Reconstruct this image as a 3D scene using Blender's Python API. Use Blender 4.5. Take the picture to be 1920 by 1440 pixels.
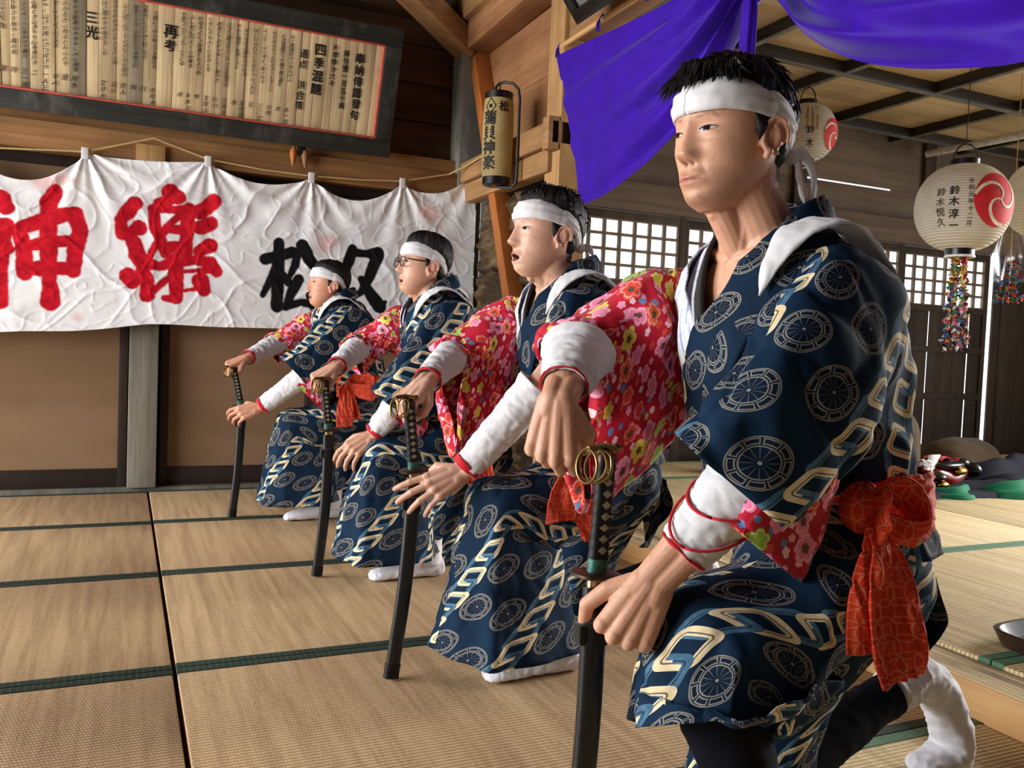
import bpy, bmesh, math, random
import numpy as np
from mathutils import Vector, Matrix, noise as mnoise, Quaternion
random.seed(7)
for _o in list(bpy.data.objects):
    bpy.data.objects.remove(_o)
SC = bpy.context.scene
COL = SC.collection
R = math.radians
PI = math.pi

# ---------------------------------------------------------------- camera
CAM_H = 0.88
_yaw, _pitch, _roll = R(24.45), R(-2.47), R(2.28)
_cy, _sy, _cp, _sp = math.cos(_yaw), math.sin(_yaw), math.cos(_pitch), math.sin(_pitch)
_fw = Vector((_sy * _cp, _cy * _cp, _sp))
_r0 = Vector((_cy, -_sy, 0))
_u0 = _r0.cross(_fw)
_rt = _r0 * math.cos(_roll) + _u0 * math.sin(_roll)
_up = -_r0 * math.sin(_roll) + _u0 * math.cos(_roll)
cam_d = bpy.data.cameras.new('camera')
cam = bpy.data.objects.new('camera', cam_d)
COL.objects.link(cam)
cam.matrix_world = Matrix(((_rt.x, _up.x, -_fw.x, 0), (_rt.y, _up.y, -_fw.y, 0), (_rt.z, _up.z, -_fw.z, CAM_H), (0, 0, 0, 1)))
cam_d.sensor_fit = 'HORIZONTAL'
cam_d.sensor_width = 36.0
cam_d.lens = 36.0 * 1605.0 / 1920.0
cam_d.clip_start = 0.05
cam_d.clip_end = 100
SC.camera = cam

# ---------------------------------------------------------------- world, lights, exposure
SC.view_settings.view_transform = 'Standard'
SC.view_settings.look = 'None'
SC.view_settings.gamma = 1.0
SC.view_settings.exposure = 0.22
SC.view_settings.use_curve_mapping = False
world = bpy.data.worlds.new('daylight')
SC.world = world
world.use_nodes = True
_bg = world.node_tree.nodes['Background']
_bg.inputs[0].default_value = (0.93, 0.97, 1.0, 1)
_bg.inputs[1].default_value = 2.0

def area_light(name, loc, target, sx, sy, power, col):
    d = bpy.data.lights.new(name, 'AREA')
    d.shape = 'RECTANGLE'
    d.size, d.size_y = sx, sy
    d.energy = power
    d.color = col
    o = bpy.data.objects.new(name, d)
    COL.objects.link(o)
    o.location = loc
    o.rotation_euler = (Vector(target) - Vector(loc)).to_track_quat('-Z', 'Y').to_euler()
    return o

# daylight through the open west side of the hall and the lattice doors
area_light('daylight_west_opening', (-4.1, 3.0, 1.45), (1.2, 2.2, 0.6), 4.4, 2.0, 385, (0.965, 0.985, 1.0))
_e = area_light('added_mat_fill_east', (7.6, 2.0, 1.9), (3.2, 2.2, 0), 2.2, 1.4, 105, (1.0, 0.98, 0.94))  # added lamp, narrowed and aimed down to brighten the raised room's mats
_e.data.spread = R(85)

# ---------------------------------------------------------------- tagging helpers
def tag(o, label=None, cat=None, group=None, kind=None):
    if label: o['label'] = label
    if cat: o['category'] = cat
    if group: o['group'] = group
    if kind: o['kind'] = kind
    return o

def empty(name, loc, rz=0, label=None, cat=None, group=None):
    o = bpy.data.objects.new(name, None)
    COL.objects.link(o)
    o.location = loc
    o.rotation_euler = (0, 0, rz)
    o.empty_display_size = 0.05
    return tag(o, label, cat, group)

def link(name, me, mat, parent=None, kind=None, smooth=True):
    if smooth:
        me.polygons.foreach_set('use_smooth', [True] * len(me.polygons))
    o = bpy.data.objects.new(name, me)
    COL.objects.link(o)
    if mat is not None:
        for m in (mat if isinstance(mat, (list, tuple)) else [mat]):
            me.materials.append(m)
    if parent: o.parent = parent
    if kind: o['kind'] = kind
    return o

def copy_tree(o, parent=None):
    c = o.copy()
    COL.objects.link(c)
    c.parent = parent
    for ch in o.children:
        copy_tree(ch, c)
    return c

class MB:
    """collects shapes and links them as one mesh object"""
    def __init__(s):
        s.bm = bmesh.new()
        s.uv = s.bm.loops.layers.uv.new('UVMap')
        s.sharp = True
    def box(s, lo, hi, bevel=0.0, seg=2, rot=None, piv=None):
        lo, hi = Vector(lo), Vector(hi)
        b2 = bmesh.new()
        bmesh.ops.create_cube(b2, size=1.0)
        for v in b2.verts:
            v.co = Vector([lo[i] + (v.co[i] + .5) * (hi[i] - lo[i]) for i in range(3)])
        if bevel > 0:
            bmesh.ops.bevel(b2, geom=list(b2.edges), offset=bevel, segments=seg, profile=.6, affect='EDGES')
        if rot is not None:
            p = Vector(piv) if piv is not None else (lo + hi) / 2
            for v in b2.verts:
                v.co = p + rot @ (v.co - p)
        s.add(b2)
        return s
    def beam(s, a, b, w, h, bevel=0.004, up=(0, 0, 1)):
        a, b = Vector(a), Vector(b)
        d = (b - a)
        L = d.length
        z = d.normalized()
        x = Vector(up).cross(z)
        if x.length < 1e-4: x = Vector((1, 0, 0))
        x.normalize()
        y = z.cross(x)
        b2 = bmesh.new()
        bmesh.ops.create_cube(b2, size=1.0)
        for v in b2.verts:
            v.co = Vector((v.co.x * w, v.co.y * h, v.co.z * L))
        if bevel > 0:
            bmesh.ops.bevel(b2, geom=list(b2.edges), offset=bevel, segments=2, profile=.6, affect='EDGES')
        M = Matrix((x, y, z)).transposed()
        for v in b2.verts:
            v.co = (a + b) / 2 + M @ v.co
        s.add(b2)
        return s
    def add(s, b2):
        me = bpy.data.meshes.new('tmp')
        b2.to_mesh(me)
        b2.free()
        s.bm.from_mesh(me)
        bpy.data.meshes.remove(me)
    def poly(s, V, F):
        vs = [s.bm.verts.new(v) for v in V]
        for f in F:
            try: s.bm.faces.new([vs[i] for i in f])
            except ValueError: pass
        return s
    def grid(s, P, UV=None, closed=False, cap=False):
        """P: (n, m, 3) array of points; closed wraps the second index"""
        n, m = P.shape[0], P.shape[1]
        vs = [[s.bm.verts.new(P[i, j]) for j in range(m)] for i in range(n)]
        mm = m if closed else m - 1
        for i in range(n - 1):
            for j in range(mm):
                j2 = (j + 1) % m
                try:
                    f = s.bm.faces.new((vs[i][j], vs[i][j2], vs[i + 1][j2], vs[i + 1][j]))
                except ValueError:
                    continue
                if UV is not None:
                    uu = UV(i, j), UV(i, j + 1), UV(i + 1, j + 1), UV(i + 1, j)
                    for l, q in zip(f.loops, uu): l[s.uv].uv = q
        if cap:
            for i in (0, n - 1):
                try: s.bm.faces.new(vs[i] if i else vs[i][::-1])
                except ValueError: pass
        return s
    def tube(s, pts, rad, seg=10, cap=True):
        pts = [Vector(p) for p in pts]
        n = len(pts)
        rad = rad if isinstance(rad, (list, tuple)) else [rad] * n
        P = np.zeros((n, seg, 3))
        ref = None
        for i, p in enumerate(pts):
            t = (pts[min(i + 1, n - 1)] - pts[max(i - 1, 0)]).normalized()
            if ref is None:
                ref = Vector((0, 0, 1)) if abs(t.z) < .9 else Vector((1, 0, 0))
                x = ref.cross(t).normalized()
            else:
                x = (x - t * x.dot(t)).normalized()
            y = t.cross(x)
            for k in range(seg):
                a = 2 * PI * k / seg
                P[i, k] = p + (x * math.cos(a) + y * math.sin(a)) * rad[i]
        return s.grid(P, closed=True, cap=cap)
    def lathe(s, prof, c=(0, 0, 0), seg=32, axis=None):
        """prof: list of (radius, height) about +z through c"""
        P = np.zeros((len(prof), seg, 3))
        for i, (r, h) in enumerate(prof):
            for k in range(seg):
                a = 2 * PI * k / seg
                P[i, k] = (c[0] + r * math.cos(a), c[1] + r * math.sin(a), c[2] + h)
        n, m = len(prof), seg
        return s.grid(P, UV=lambda i, j: (j / seg, i / max(1, n - 1)), closed=True, cap=True)
    def torus(s, c, Rr, r, ax=(0, 0, 1), seg=28, seg2=10):
        c = Vector(c)
        z = Vector(ax).normalized()
        x = z.orthogonal().normalized()
        y = z.cross(x)
        P = np.zeros((seg + 1, seg2, 3))
        for i in range(seg + 1):
            a = 2 * PI * i / seg
            d = x * math.cos(a) + y * math.sin(a)
            for k in range(seg2):
                b = 2 * PI * k / seg2
                P[i, k] = c + d * (Rr + r * math.cos(b)) + z * (r * math.sin(b))
        return s.grid(P, closed=True)
    def ball(s, c, rx, ry=None, rz=None, seg=20, rot=None):
        ry = rx if ry is None else ry
        rz = rx if rz is None else rz
        b2 = bmesh.new()
        bmesh.ops.create_uvsphere(b2, u_segments=seg, v_segments=max(8, seg * 2 // 3), radius=1)
        for v in b2.verts:
            p = Vector((v.co.x * rx, v.co.y * ry, v.co.z * rz))
            if rot is not None: p = rot @ p
            v.co = Vector(c) + p
        s.add(b2)
        return s
    def mesh(s, name='mesh'):
        me = bpy.data.meshes.new(name)
        bmesh.ops.recalc_face_normals(s.bm, faces=s.bm.faces)
        s.bm.to_mesh(me)
        s.bm.free()
        return me
    def build(s, name, mat, parent=None, kind=None, smooth=True, angle=35, origin=None):
        me = s.mesh(name)
        if origin is not None:
            me.transform(Matrix.Translation(-Vector(origin)))
        if smooth and angle:
            me.set_sharp_from_angle(angle=R(angle))
        o = link(name, me, mat, parent, kind, smooth)
        if origin is not None: o.location = origin
        return o

def sbox(name, lo, hi, mat, kind='structure', bevel=.004, parent=None, label=None, cat=None):
    lo, hi = Vector(lo), Vector(hi)
    c = (lo + hi) / 2
    o = MB().box(lo, hi, bevel).build(name, mat, parent, kind, origin=c)
    return tag(o, label, cat)

def catmull(P, n, closed=False):
    """resample control points (k, d) to n points with a Catmull-Rom spline"""
    P = np.asarray(P, float)
    k = len(P)
    out = []
    segs = k if closed else k - 1
    for i in range(n):
        t = i / n * segs if closed else i / (n - 1) * segs
        s_ = min(int(t), segs - 1)
        u = t - s_
        if closed:
            p0, p1, p2, p3 = P[(s_ - 1) % k], P[s_ % k], P[(s_ + 1) % k], P[(s_ + 2) % k]
        else:
            p1, p2 = P[s_], P[s_ + 1]
            p0 = P[s_ - 1] if s_ > 0 else 2 * p1 - p2
            p3 = P[s_ + 2] if s_ + 2 < k else 2 * p2 - p1
        out.append(.5 * ((2 * p1) + (-p0 + p2) * u + (2 * p0 - 5 * p1 + 4 * p2 - p3) * u * u + (-p0 + 3 * p1 - 3 * p2 + p3) * u ** 3))
    return np.array(out)

def nz(p, s=1.0, o=0.0):
    return mnoise.noise(Vector((p[0] * s + o, p[1] * s + o * .7, p[2] * s - o)))

# ---------------------------------------------------------------- lettering from the built-in font
_gl = {}
def glyph(ch):
    if ch not in _gl:
        c = bpy.data.curves.new('t', 'FONT')
        c.body = ch
        c.resolution_u = 2
        o = bpy.data.objects.new('t', c)
        COL.objects.link(o)
        bpy.context.view_layer.update()
        dg = bpy.context.evaluated_depsgraph_get()
        m = o.evaluated_get(dg).to_mesh()
        m.calc_loop_triangles()
        V = np.array([v.co[:2] for v in m.vertices]).reshape(-1, 2)
        T = np.array([t.vertices[:] for t in m.loop_triangles]).reshape(-1, 3)
        o.evaluated_get(dg).to_mesh_clear()
        bpy.data.objects.remove(o)
        bpy.data.curves.remove(c)
        V = V - np.array([.5, .38]) if len(V) else V
        _gl[ch] = (V, T)
    return _gl[ch]

class Letters:
    """glyph outlines laid through a mapping (u, v) -> point"""
    def __init__(s): s.V, s.F = [], []
    def put(s, ch, u, v, size, fn, sx=1.0, skew=0.0, bold=0.0):
        V, T = glyph(ch)
        offs = [(0, 0)] if not bold else [(0, 0), (bold, 0), (-bold, 0), (0, bold), (0, -bold)]
        for ox, oy in offs:
            b = len(s.V)
            for x, y in V:
                s.V.append(fn(u + (x * sx + skew * y + ox) * size, v + (y + oy) * size))
            s.F += [[b + i for i in t] for t in T]
    def build(s, name, mat, parent):
        me = bpy.data.meshes.new(name)
        me.from_pydata([tuple(v) for v in s.V], [], s.F)
        return link(name, me, mat, parent, smooth=False)
# ---------------------------------------------------------------- procedural materials
class N:
    """a socket in a node tree that can be written as an expression"""
    def __init__(s, t, so): s.t, s.so = t, so
    def _m(s, op, *a, clamp=False):
        n = s.t.nodes.new('ShaderNodeMath')
        n.operation = op
        n.use_clamp = clamp
        for i, x in enumerate((s,) + a):
            if isinstance(x, N): s.t.links.new(x.so, n.inputs[i])
            else: n.inputs[i].default_value = x
        return N(s.t, n.outputs[0])
    def __add__(s, o): return s._m('ADD', o)
    __radd__ = __add__
    def __sub__(s, o): return s._m('SUBTRACT', o)
    def __rsub__(s, o): return (s * -1.0) + o
    def __mul__(s, o): return s._m('MULTIPLY', o)
    __rmul__ = __mul__
    def __truediv__(s, o): return s._m('DIVIDE', o)
    def __neg__(s): return s * -1.0
    def sin(s): return s._m('SINE')
    def cos(s): return s._m('COSINE')
    def abs(s): return s._m('ABSOLUTE')
    def floor(s): return s._m('FLOOR')
    def fract(s): return s._m('FRACT')
    def sqrt(s): return s._m('SQRT')
    def pow(s, e): return s._m('POWER', e)
    def min(s, o): return s._m('MINIMUM', o)
    def max(s, o): return s._m('MAXIMUM', o)
    def gt(s, o): return s._m('GREATER_THAN', o)
    def lt(s, o): return s._m('LESS_THAN', o)
    def atan2(s, o): return s._m('ARCTAN2', o)
    def mod(s, o): return s._m('FLOORED_MODULO', o)
    def clamp(s): return s._m('ADD', 0.0, clamp=True)
    def sm(s, a, b, lo=0.0, hi=1.0):
        n = s.t.nodes.new('ShaderNodeMapRange')
        n.interpolation_type = 'SMOOTHSTEP'
        s.t.links.new(s.so, n.inputs[0])
        n.inputs[1].default_value, n.inputs[2].default_value, n.inputs[3].default_value, n.inputs[4].default_value = a, b, lo, hi
        return N(s.t, n.outputs[0])

def lin(c):
    """8-bit sRGB triple to linear"""
    return tuple(((x / 255) / 12.92 if x / 255 <= .04045 else ((x / 255 + .055) / 1.055) ** 2.4) for x in c) + (1,)

class M:
    def __init__(s, name):
        s.m = bpy.data.materials.new(name)
        s.m.use_nodes = True
        s.t = s.m.node_tree
        s.p = s.t.nodes['Principled BSDF']
        s._tc = None
    def coord(s, kind='Object'):
        if s._tc is None: s._tc = s.t.nodes.new('ShaderNodeTexCoord')
        return s._tc.outputs[kind]
    def xyz(s, kind='Object'):
        n = s.t.nodes.new('ShaderNodeSeparateXYZ')
        s.t.links.new(s.coord(kind), n.inputs[0])
        return [N(s.t, o) for o in n.outputs]
    def vec(s, x, y, z=0.0):
        n = s.t.nodes.new('ShaderNodeCombineXYZ')
        for i, q in enumerate((x, y, z)):
            if isinstance(q, N): s.t.links.new(q.so, n.inputs[i])
            else: n.inputs[i].default_value = q
        return n.outputs[0]
    def mapped(s, scale=(1, 1, 1), kind='Object', loc=(0, 0, 0), rnd=True):
        n = s.t.nodes.new('ShaderNodeMapping')
        n.inputs['Scale'].default_value = scale
        n.inputs['Location'].default_value = loc
        s.t.links.new(s.coord(kind), n.inputs[0])
        if rnd:
            oi = s.t.nodes.new('ShaderNodeObjectInfo')
            v = s.t.nodes.new('ShaderNodeVectorMath')
            v.operation = 'ADD'
            q = N(s.t, oi.outputs['Random']) * 37.0
            s.t.links.new(n.outputs[0], v.inputs[0])
            s.t.links.new(s.vec(q, q * 1.7, q * .6), v.inputs[1])
            return v.outputs[0]
        return n.outputs[0]
    def noise(s, vec, scale=1.0, detail=4, rough=.55, dist=0.0, out=0):
        n = s.t.nodes.new('ShaderNodeTexNoise')
        s.t.links.new(vec, n.inputs['Vector'])
        n.inputs['Scale'].default_value = scale
        n.inputs['Detail'].default_value = detail
        n.inputs['Roughness'].default_value = rough
        n.inputs['Distortion'].default_value = dist
        return N(s.t, n.outputs[out])
    def white(s, vec, out=0):
        n = s.t.nodes.new('ShaderNodeTexWhiteNoise')
        n.noise_dimensions = '3D'
        s.t.links.new(vec, n.inputs['Vector'])
        return N(s.t, n.outputs[out])
    def ramp(s, f, stops, mode='LINEAR'):
        n = s.t.nodes.new('ShaderNodeValToRGB')
        n.color_ramp.interpolation = mode
        e = n.color_ramp.elements
        while len(e) < len(stops): e.new(.5)
        for k, (p, c) in enumerate(stops):
            e[k].position = p
            e[k].color = c if len(c) == 4 else lin(c)
        s.t.links.new(f.so, n.inputs[0])
        return N(s.t, n.outputs[0])
    def rgb(s, c):
        n = s.t.nodes.new('ShaderNodeRGB')
        n.outputs[0].default_value = lin(c)
        return N(s.t, n.outputs[0])
    def mix(s, f, a, b, mode='MIX'):
        n = s.t.nodes.new('ShaderNodeMix')
        n.data_type = 'RGBA'
        n.blend_type = mode
        for so, q in ((n.inputs[0], f), (n.inputs[6], a), (n.inputs[7], b)):
            if isinstance(q, N): s.t.links.new(q.so, so)
            elif isinstance(q, (int, float)): so.default_value = q
            else: so.default_value = lin(q)
        return N(s.t, n.outputs[2])
    def attr(s, name, out='Color'):
        n = s.t.nodes.new('ShaderNodeAttribute')
        n.attribute_name = name
        return N(s.t, n.outputs[out])
    def sep(s, c):
        n = s.t.nodes.new('ShaderNodeSeparateColor')
        s.t.links.new(c.so, n.inputs[0])
        return [N(s.t, o) for o in n.outputs]
    def bump(s, h, strength=.3, dist=.01):
        n = s.t.nodes.new('ShaderNodeBump')
        n.inputs['Strength'].default_value = strength
        n.inputs['Distance'].default_value = dist
        s.t.links.new(h.so, n.inputs['Height'])
        s.t.links.new(n.outputs[0], s.p.inputs['Normal'])
        return s
    def set(s, col=None, rough=.6, metal=0.0, spec=.35, **kw):
        for nm, v in (('Base Color', col), ('Roughness', rough), ('Metallic', metal), ('Specular IOR Level', spec)) + tuple(kw.items()):
            if v is None: continue
            so = s.p.inputs[nm.replace('_', ' ')]
            if isinstance(v, N): s.t.links.new(v.so, so)
            elif isinstance(v, tuple): so.default_value = lin(v)
            else: so.default_value = v
        return s.m

def plain(name, c, rough=.6, metal=0.0, spec=.35, var=.12, scale=30, bump=0.0, **kw):
    m = M(name)
    n = m.noise(m.mapped(), scale, 3)
    col = m.mix(n.sm(.25, .75), tuple(x * (1 - var) for x in c), tuple(min(255, x * (1 + var * .6)) for x in c))
    if bump: m.bump(n, bump, .004)
    return m.set(col, rough, metal, spec, **kw)

def wood(name, c1, c2, axis=0, sc=1.0, rough=.65, streak=1.0, knots=True, weather=None, spec=.25, bump=.25):
    """grain running along the given local axis"""
    m = M(name)
    s = [14 * sc] * 3
    s[axis] = .9 * sc
    v = m.mapped(tuple(s))
    n1 = m.noise(v, 1.0, 5, .6, .6)
    s2 = [70 * sc] * 3
    s2[axis] = 1.6 * sc
    n2 = m.noise(m.mapped(tuple(s2)), 1.0, 3, .6)
    f = (n1 * .75 + n2 * .35 * streak).sm(.3, .8)
    col = m.mix(f, c1, c2)
    n3 = m.noise(m.mapped((1.3, 1.3, 1.3)), 1.2, 3)
    col = m.mix(n3.sm(.35, .75) * .55, col, tuple(x * .68 for x in c1))
    if weather:
        n4 = m.noise(m.mapped((4, 4, 2)), 1.0, 5, .7)
        col = m.mix(n4.sm(.5, .68) * .8, col, weather)
    m.bump(n2 * .6 + n1, bump, .006)
    return m.set(col, rough, 0, spec)

def shiny(name, c, rough=.25, metal=0.0, spec=.5): return plain(name, c, rough, metal, spec, .06)

MAT = {}
MAT['dark_wood'] = wood('dark brown wood', (58, 40, 27), (92, 64, 42), 0)
MAT['dark_wood_v'] = wood('dark brown wood upright', (62, 51, 43), (88, 73, 61), 2)
MAT['lattice_glow_wood'] = wood('lattice wood with painted glow', (112, 98, 84), (146, 130, 112), 2)  # lattice wood with the window glow painted into its colour
MAT['dark_wood_y'] = wood('dark brown wood along', (62, 44, 30), (96, 70, 48), 1)
MAT['beam_x'] = wood('brown beam wood', (124, 86, 52), (172, 128, 82), 0)
MAT['beam_y'] = wood('brown beam wood along', (138, 98, 60), (188, 144, 96), 1)
MAT['grain_y'] = wood('red-brown figured board', (128, 82, 50), (188, 140, 96), 1, .5, streak=.5)
MAT['pillar'] = wood('pale brown pillar wood', (150, 110, 66), (196, 154, 104), 2)
MAT['grey_post'] = wood('grey weathered post', (106, 100, 90), (146, 140, 126), 2, weather=(84, 86, 84))
MAT['brace'] = wood('orange brown timber', (158, 88, 40), (186, 112, 56), 2, 1.0, .5)
MAT['kamachi'] = wood('pale cedar step', (176, 130, 80), (214, 170, 116), 1, 1.0, .5)
MAT['kamachi_top'] = wood('worn cedar rail', (176, 152, 112), (214, 194, 152), 1, 1.0, .6, weather=(120, 112, 98))
MAT['door_frame'] = plain('dark door frame', (46, 34, 28), .5)
MAT['ceil_board'] = wood('ceiling board', (204, 172, 126), (242, 220, 178), 0, .5, streak=.5)
MAT['ceil_beam'] = wood('blackened ceiling batten', (30, 27, 24), (62, 58, 52), 0, rough=.35, spec=.5)
MAT['ceil_face'] = wood('greyed batten underside', (104, 98, 88), (150, 144, 132), 0)
MAT['back_board'] = wood('grey brown wall board', (112, 95, 82), (142, 124, 108), 0)
MAT['black'] = plain('black lacquer', (16, 15, 15), .3, 0, .5, .05)
MAT['iron'] = plain('black iron', (24, 23, 22), .45, .4, .5)

def _m_panel():
    m = M('brown door board')
    n = m.noise(m.mapped((1.2, 1.2, 3)), 1, 3)
    f = m.noise(m.mapped((90, 90, 2)), 1, 2)
    col = m.mix(n.sm(.3, .7), (120, 94, 70), (138, 110, 84))
    m.bump(f, .08, .003)
    return m.set(col, .32, 0, .45)
MAT['door_panel'] = _m_panel()

def _m_rough():
    m = M('rough weathered timber')
    n = m.noise(m.mapped((3.5, 3.5, 9)), 1, 7, .68, 1.2)
    n2 = m.noise(m.mapped((1.5, 1.5, 3)), 1, 4)
    col = m.ramp(n * .7 + n2 * .3, [(.3, (34, 27, 20)), (.48, (78, 62, 44)), (.62, (132, 108, 78)), (.75, (176, 148, 110))])
    m.bump(n, 1.0, .06)
    return m.set(col, .85, 0, .15)
MAT['rough_timber'] = _m_rough()

def _m_tatami(name, c1, c2, c3, strength):
    m = M(name)
    x, y, z = m.xyz()
    rib = ((y * (2 * PI / .0132)).sin() * .5 + .5)
    wv = ((x * (2 * PI / .0075) + (y / .0132).floor() * PI).sin() * .5 + .5)
    big = m.noise(m.mapped((.9, .5, 1)), 1.5, 3)
    st = m.noise(m.mapped((34, 1.6, 1)), 1, 4, .6)
    fine = m.noise(m.mapped((260, 120, 1)), 1, 2)
    col = m.mix((st * .75 + fine * .4).sm(.38, .72), tuple(q * .94 for q in c1), c2)
    col = m.mix(big.sm(.4, .75) * .5, col, c3)
    col = m.mix((1.0 - rib).pow(3.0) * .55, col, tuple(q * .5 for q in c1))
    m.bump(rib * .8 + wv * .25 * rib, strength, .004)
    return m.set(col, .62, 0, .3)
MAT['tatami'] = _m_tatami('worn tan rush', (182, 148, 108), (214, 182, 138), (190, 150, 114), .55)
MAT['tatami_pale_lit'] = _m_tatami('pale tan rush with painted light', (206, 178, 126), (238, 214, 162), (214, 184, 132), .9)  # on the hall's nearest east mats this paler colour stands in for light

def _m_heri(name, c1, c2, pat):
    m = M(name)
    x, y, z = m.xyz()
    f = ((x * 60).fract() - .5).abs() * 2 + ((y * 90).fract() - .5).abs()
    n = m.noise(m.mapped((40, 40, 40)), 1, 3)
    col = m.mix((f.gt(1.05)) * pat, c1, c2)
    col = m.mix(n.sm(.4, .8) * .4, col, tuple(q * .7 for q in c1))
    wv = ((x * 1600).sin() + (y * 1600).sin())
    m.bump(wv + n * 3, .2, .001)
    return m.set(col, .7, 0, .2)
MAT['heri'] = _m_heri('dark green mat border cloth', (44, 58, 50), (88, 96, 76), .5)
MAT['heri_light'] = _m_heri('green mat border cloth', (84, 118, 92), (112, 142, 112), .6)

def cloth(name, c, rough=.85, bump=.15, var=.08, sheen=.25, trans=0.0, weave=900):
    m = M(name)
    n = m.noise(m.mapped((9, 9, 9)), 1, 4)
    col = m.mix(n.sm(.3, .7), tuple(q * (1 - var) for q in c), c)
    m.bump(m.noise(m.mapped((weave, weave, weave), rnd=False), 1, 1) * .2 + n * .6, bump, .003)
    mm = m.set(col, rough, 0, .15)
    m.p.inputs['Sheen Weight'].default_value = sheen
    if trans:
        tr = m.t.nodes.new('ShaderNodeBsdfTranslucent')
        m.t.links.new(col.so, tr.inputs[0])
        mx = m.t.nodes.new('ShaderNodeMixShader')
        mx.inputs[0].default_value = trans
        out = m.t.nodes['Material Output']
        m.t.links.new(m.p.outputs[0], mx.inputs[1])
        m.t.links.new(tr.outputs[0], mx.inputs[2])
        m.t.links.new(mx.outputs[0], out.inputs[0])
    return mm
MAT['white_cloth'] = cloth('white cotton', (226, 224, 226), .85, .1, .03, .2, .12)
MAT['tabi'] = cloth('white tabi cotton', (222, 220, 226), .85, .1, .04)
MAT['red_trim'] = cloth('red binding cloth', (196, 26, 40), .75)
MAT['purple'] = cloth('purple silk curtain', (54, 0, 158), .5, .06, .12, .15, .10)
MAT['black_cloth'] = cloth('black collar cloth', (24, 25, 24), .8)
MAT['leggings'] = cloth('navy leggings', (12, 14, 24), .9, .15, .08, 0.0)
MAT['tan_cloth'] = cloth('tan canvas', (112, 92, 70), .85, .3)
MAT['green_cloth'] = cloth('green cloth', (20, 112, 76), .75, .15, .08, 0.0)
MAT['navy_plain'] = cloth('dark navy cloth', (14, 16, 32), .8, .15, .08, 0.0)
MAT['rope'] = cloth('straw rope', (196, 164, 104), .9, .4)
MAT['paper_white'] = plain('white paper', (226, 226, 224), .8)
# ================================================================ the hall: floor
def mat_slab(x0, x1, y0, y1, ztop, material, hm, parent=None):
    o = MB().box((x0 + .003, y0 + .003, ztop - .05), (x1 - .003, y1 - .003, ztop), .006).build('floor_mat', material, None, 'structure', origin=(0, (y0 + y1) / 2, 0))
    oy = (y0 + y1) / 2
    for ya, yb in ((y0 + .002, y0 + .036), (y1 - .036, y1 - .002)):
        b = MB().box((x0 + .002, ya, ztop - .03), (x1 - .002, yb, ztop + .0025), .0025).build('cloth_border', hm, None, None, origin=((x0 + x1) / 2, (ya + yb) / 2, 0))
        b.parent = o
        b.location = ((x0 + x1) / 2, (ya + yb) / 2 - oy, 0)
    return o
YR = (5.13, 4.276, 3.348, 2.372, 1.43, .49, -.45, -1.4)
for xa, xb, dz in ((-3.49, -1.682, 0), (-1.676, .134, -.003), (.139, 1.944, 0)):
    for k in range(len(YR) - 1):
        new = xb > 1 and k >= 4  # same mats as the rest, paler colour stands in for stronger light
        mat_slab(xa, xb, YR[k + 1], YR[k], dz, MAT['tatami_pale_lit' if new else 'tatami'], MAT['heri_light' if new else 'heri'])
YP = (5.08, 4.40, 3.43, 2.462, 1.487, .52, -.45)
for xa, xb in ((2.087, 3.98), (3.983, 5.88), (5.883, 7.78)):
    for k in range(len(YP) - 1):
        mat_slab(xa, xb, YP[k + 1], YP[k], .106, MAT['tatami_pale_lit'], MAT['heri_light'])
sbox('floor', (-4.2, -2.6, -.2), (8.2, 5.4, -.052), MAT['dark_wood'])
sbox('floor_platform', (1.96, -2.0, -.05), (8.1, 5.3, .05), MAT['dark_wood'])
# the step: a cedar beam with two worn rails along its top
k_ = sbox('trim_1', (1.946, -1.4, -.04), (2.084, 5.12, .090), MAT['kamachi'], bevel=.004)
for i, xx in enumerate((1.950, 1.985, 2.019, 2.053)):
    w_ = .030
    b_ = MB().box((xx, -1.4, .0895), (xx + w_, 5.12, .0945 + .002 * (i % 2)), .0015).build('rail', MAT['kamachi_top'], None, None, origin=(xx, 1.86, .09))
    b_.parent = k_
    b_.location = (xx - 2.015, 0, .09 - .025)

# ================================================================ back wall (north)
BY = 5.20
sbox('wall_back', (-4.2, BY + .12, -.1), (1.95, BY + .2, 3.4), MAT['dark_wood'])
sbox('trim_2', (-4.2, 5.125, -.05), (1.95, 5.22, .022), MAT['grey_post'])                 # sill
sbox('post_back', (.027, 5.10, .022), (.175, 5.26, 1.78), MAT['grey_post'], bevel=.012)
def slide_door(name, x0, x1, y):
    o = MB()
    o.box((x0, y, .022), (x0 + .045, y + .03, 1.80), .003)
    o.box((x1 - .045, y, .022), (x1, y + .03, 1.80), .003)
    o.box((x0 + .045, y + .002, .022), (x1 - .045, y + .028, .125), .003)
    o.box((x0 + .045, y + .002, 1.74), (x1 - .045, y + .028, 1.80), .003)
    o = o.build(name, MAT['door_frame'], None, 'structure', origin=((x0 + x1) / 2, y, 0))
    p = MB().box((x0 + .045, y + .012, .125), (x1 - .045, y + .022, 1.74)).build('door_board', MAT['door_panel'], None, None, origin=((x0 + x1) / 2, y, 0))
    p.parent = o
    p.location = (0, 0, 0)
    return o
slide_door('door_1', -1.80, .022, 5.165)
slide_door('door_2', .19, 1.04, 5.19)
slide_door('door_3', 1.0, 1.90, 5.155)
slide_door('door_4', -3.6, -1.78, 5.19)
sbox('beam_back', (-4.2, 5.06, 1.80), (1.95, 5.26, 1.945), MAT['beam_x'], bevel=.008)
sbox('beam_back_upper', (-4.2, 5.10, 1.945), (1.95, 5.26, 2.03), MAT['beam_x'], bevel=.008)
sbox('trim_3', (.04, 5.035, 1.77), (.185, 5.07, 1.885), MAT['pillar'], bevel=.004)         # block on the post's head
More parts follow.
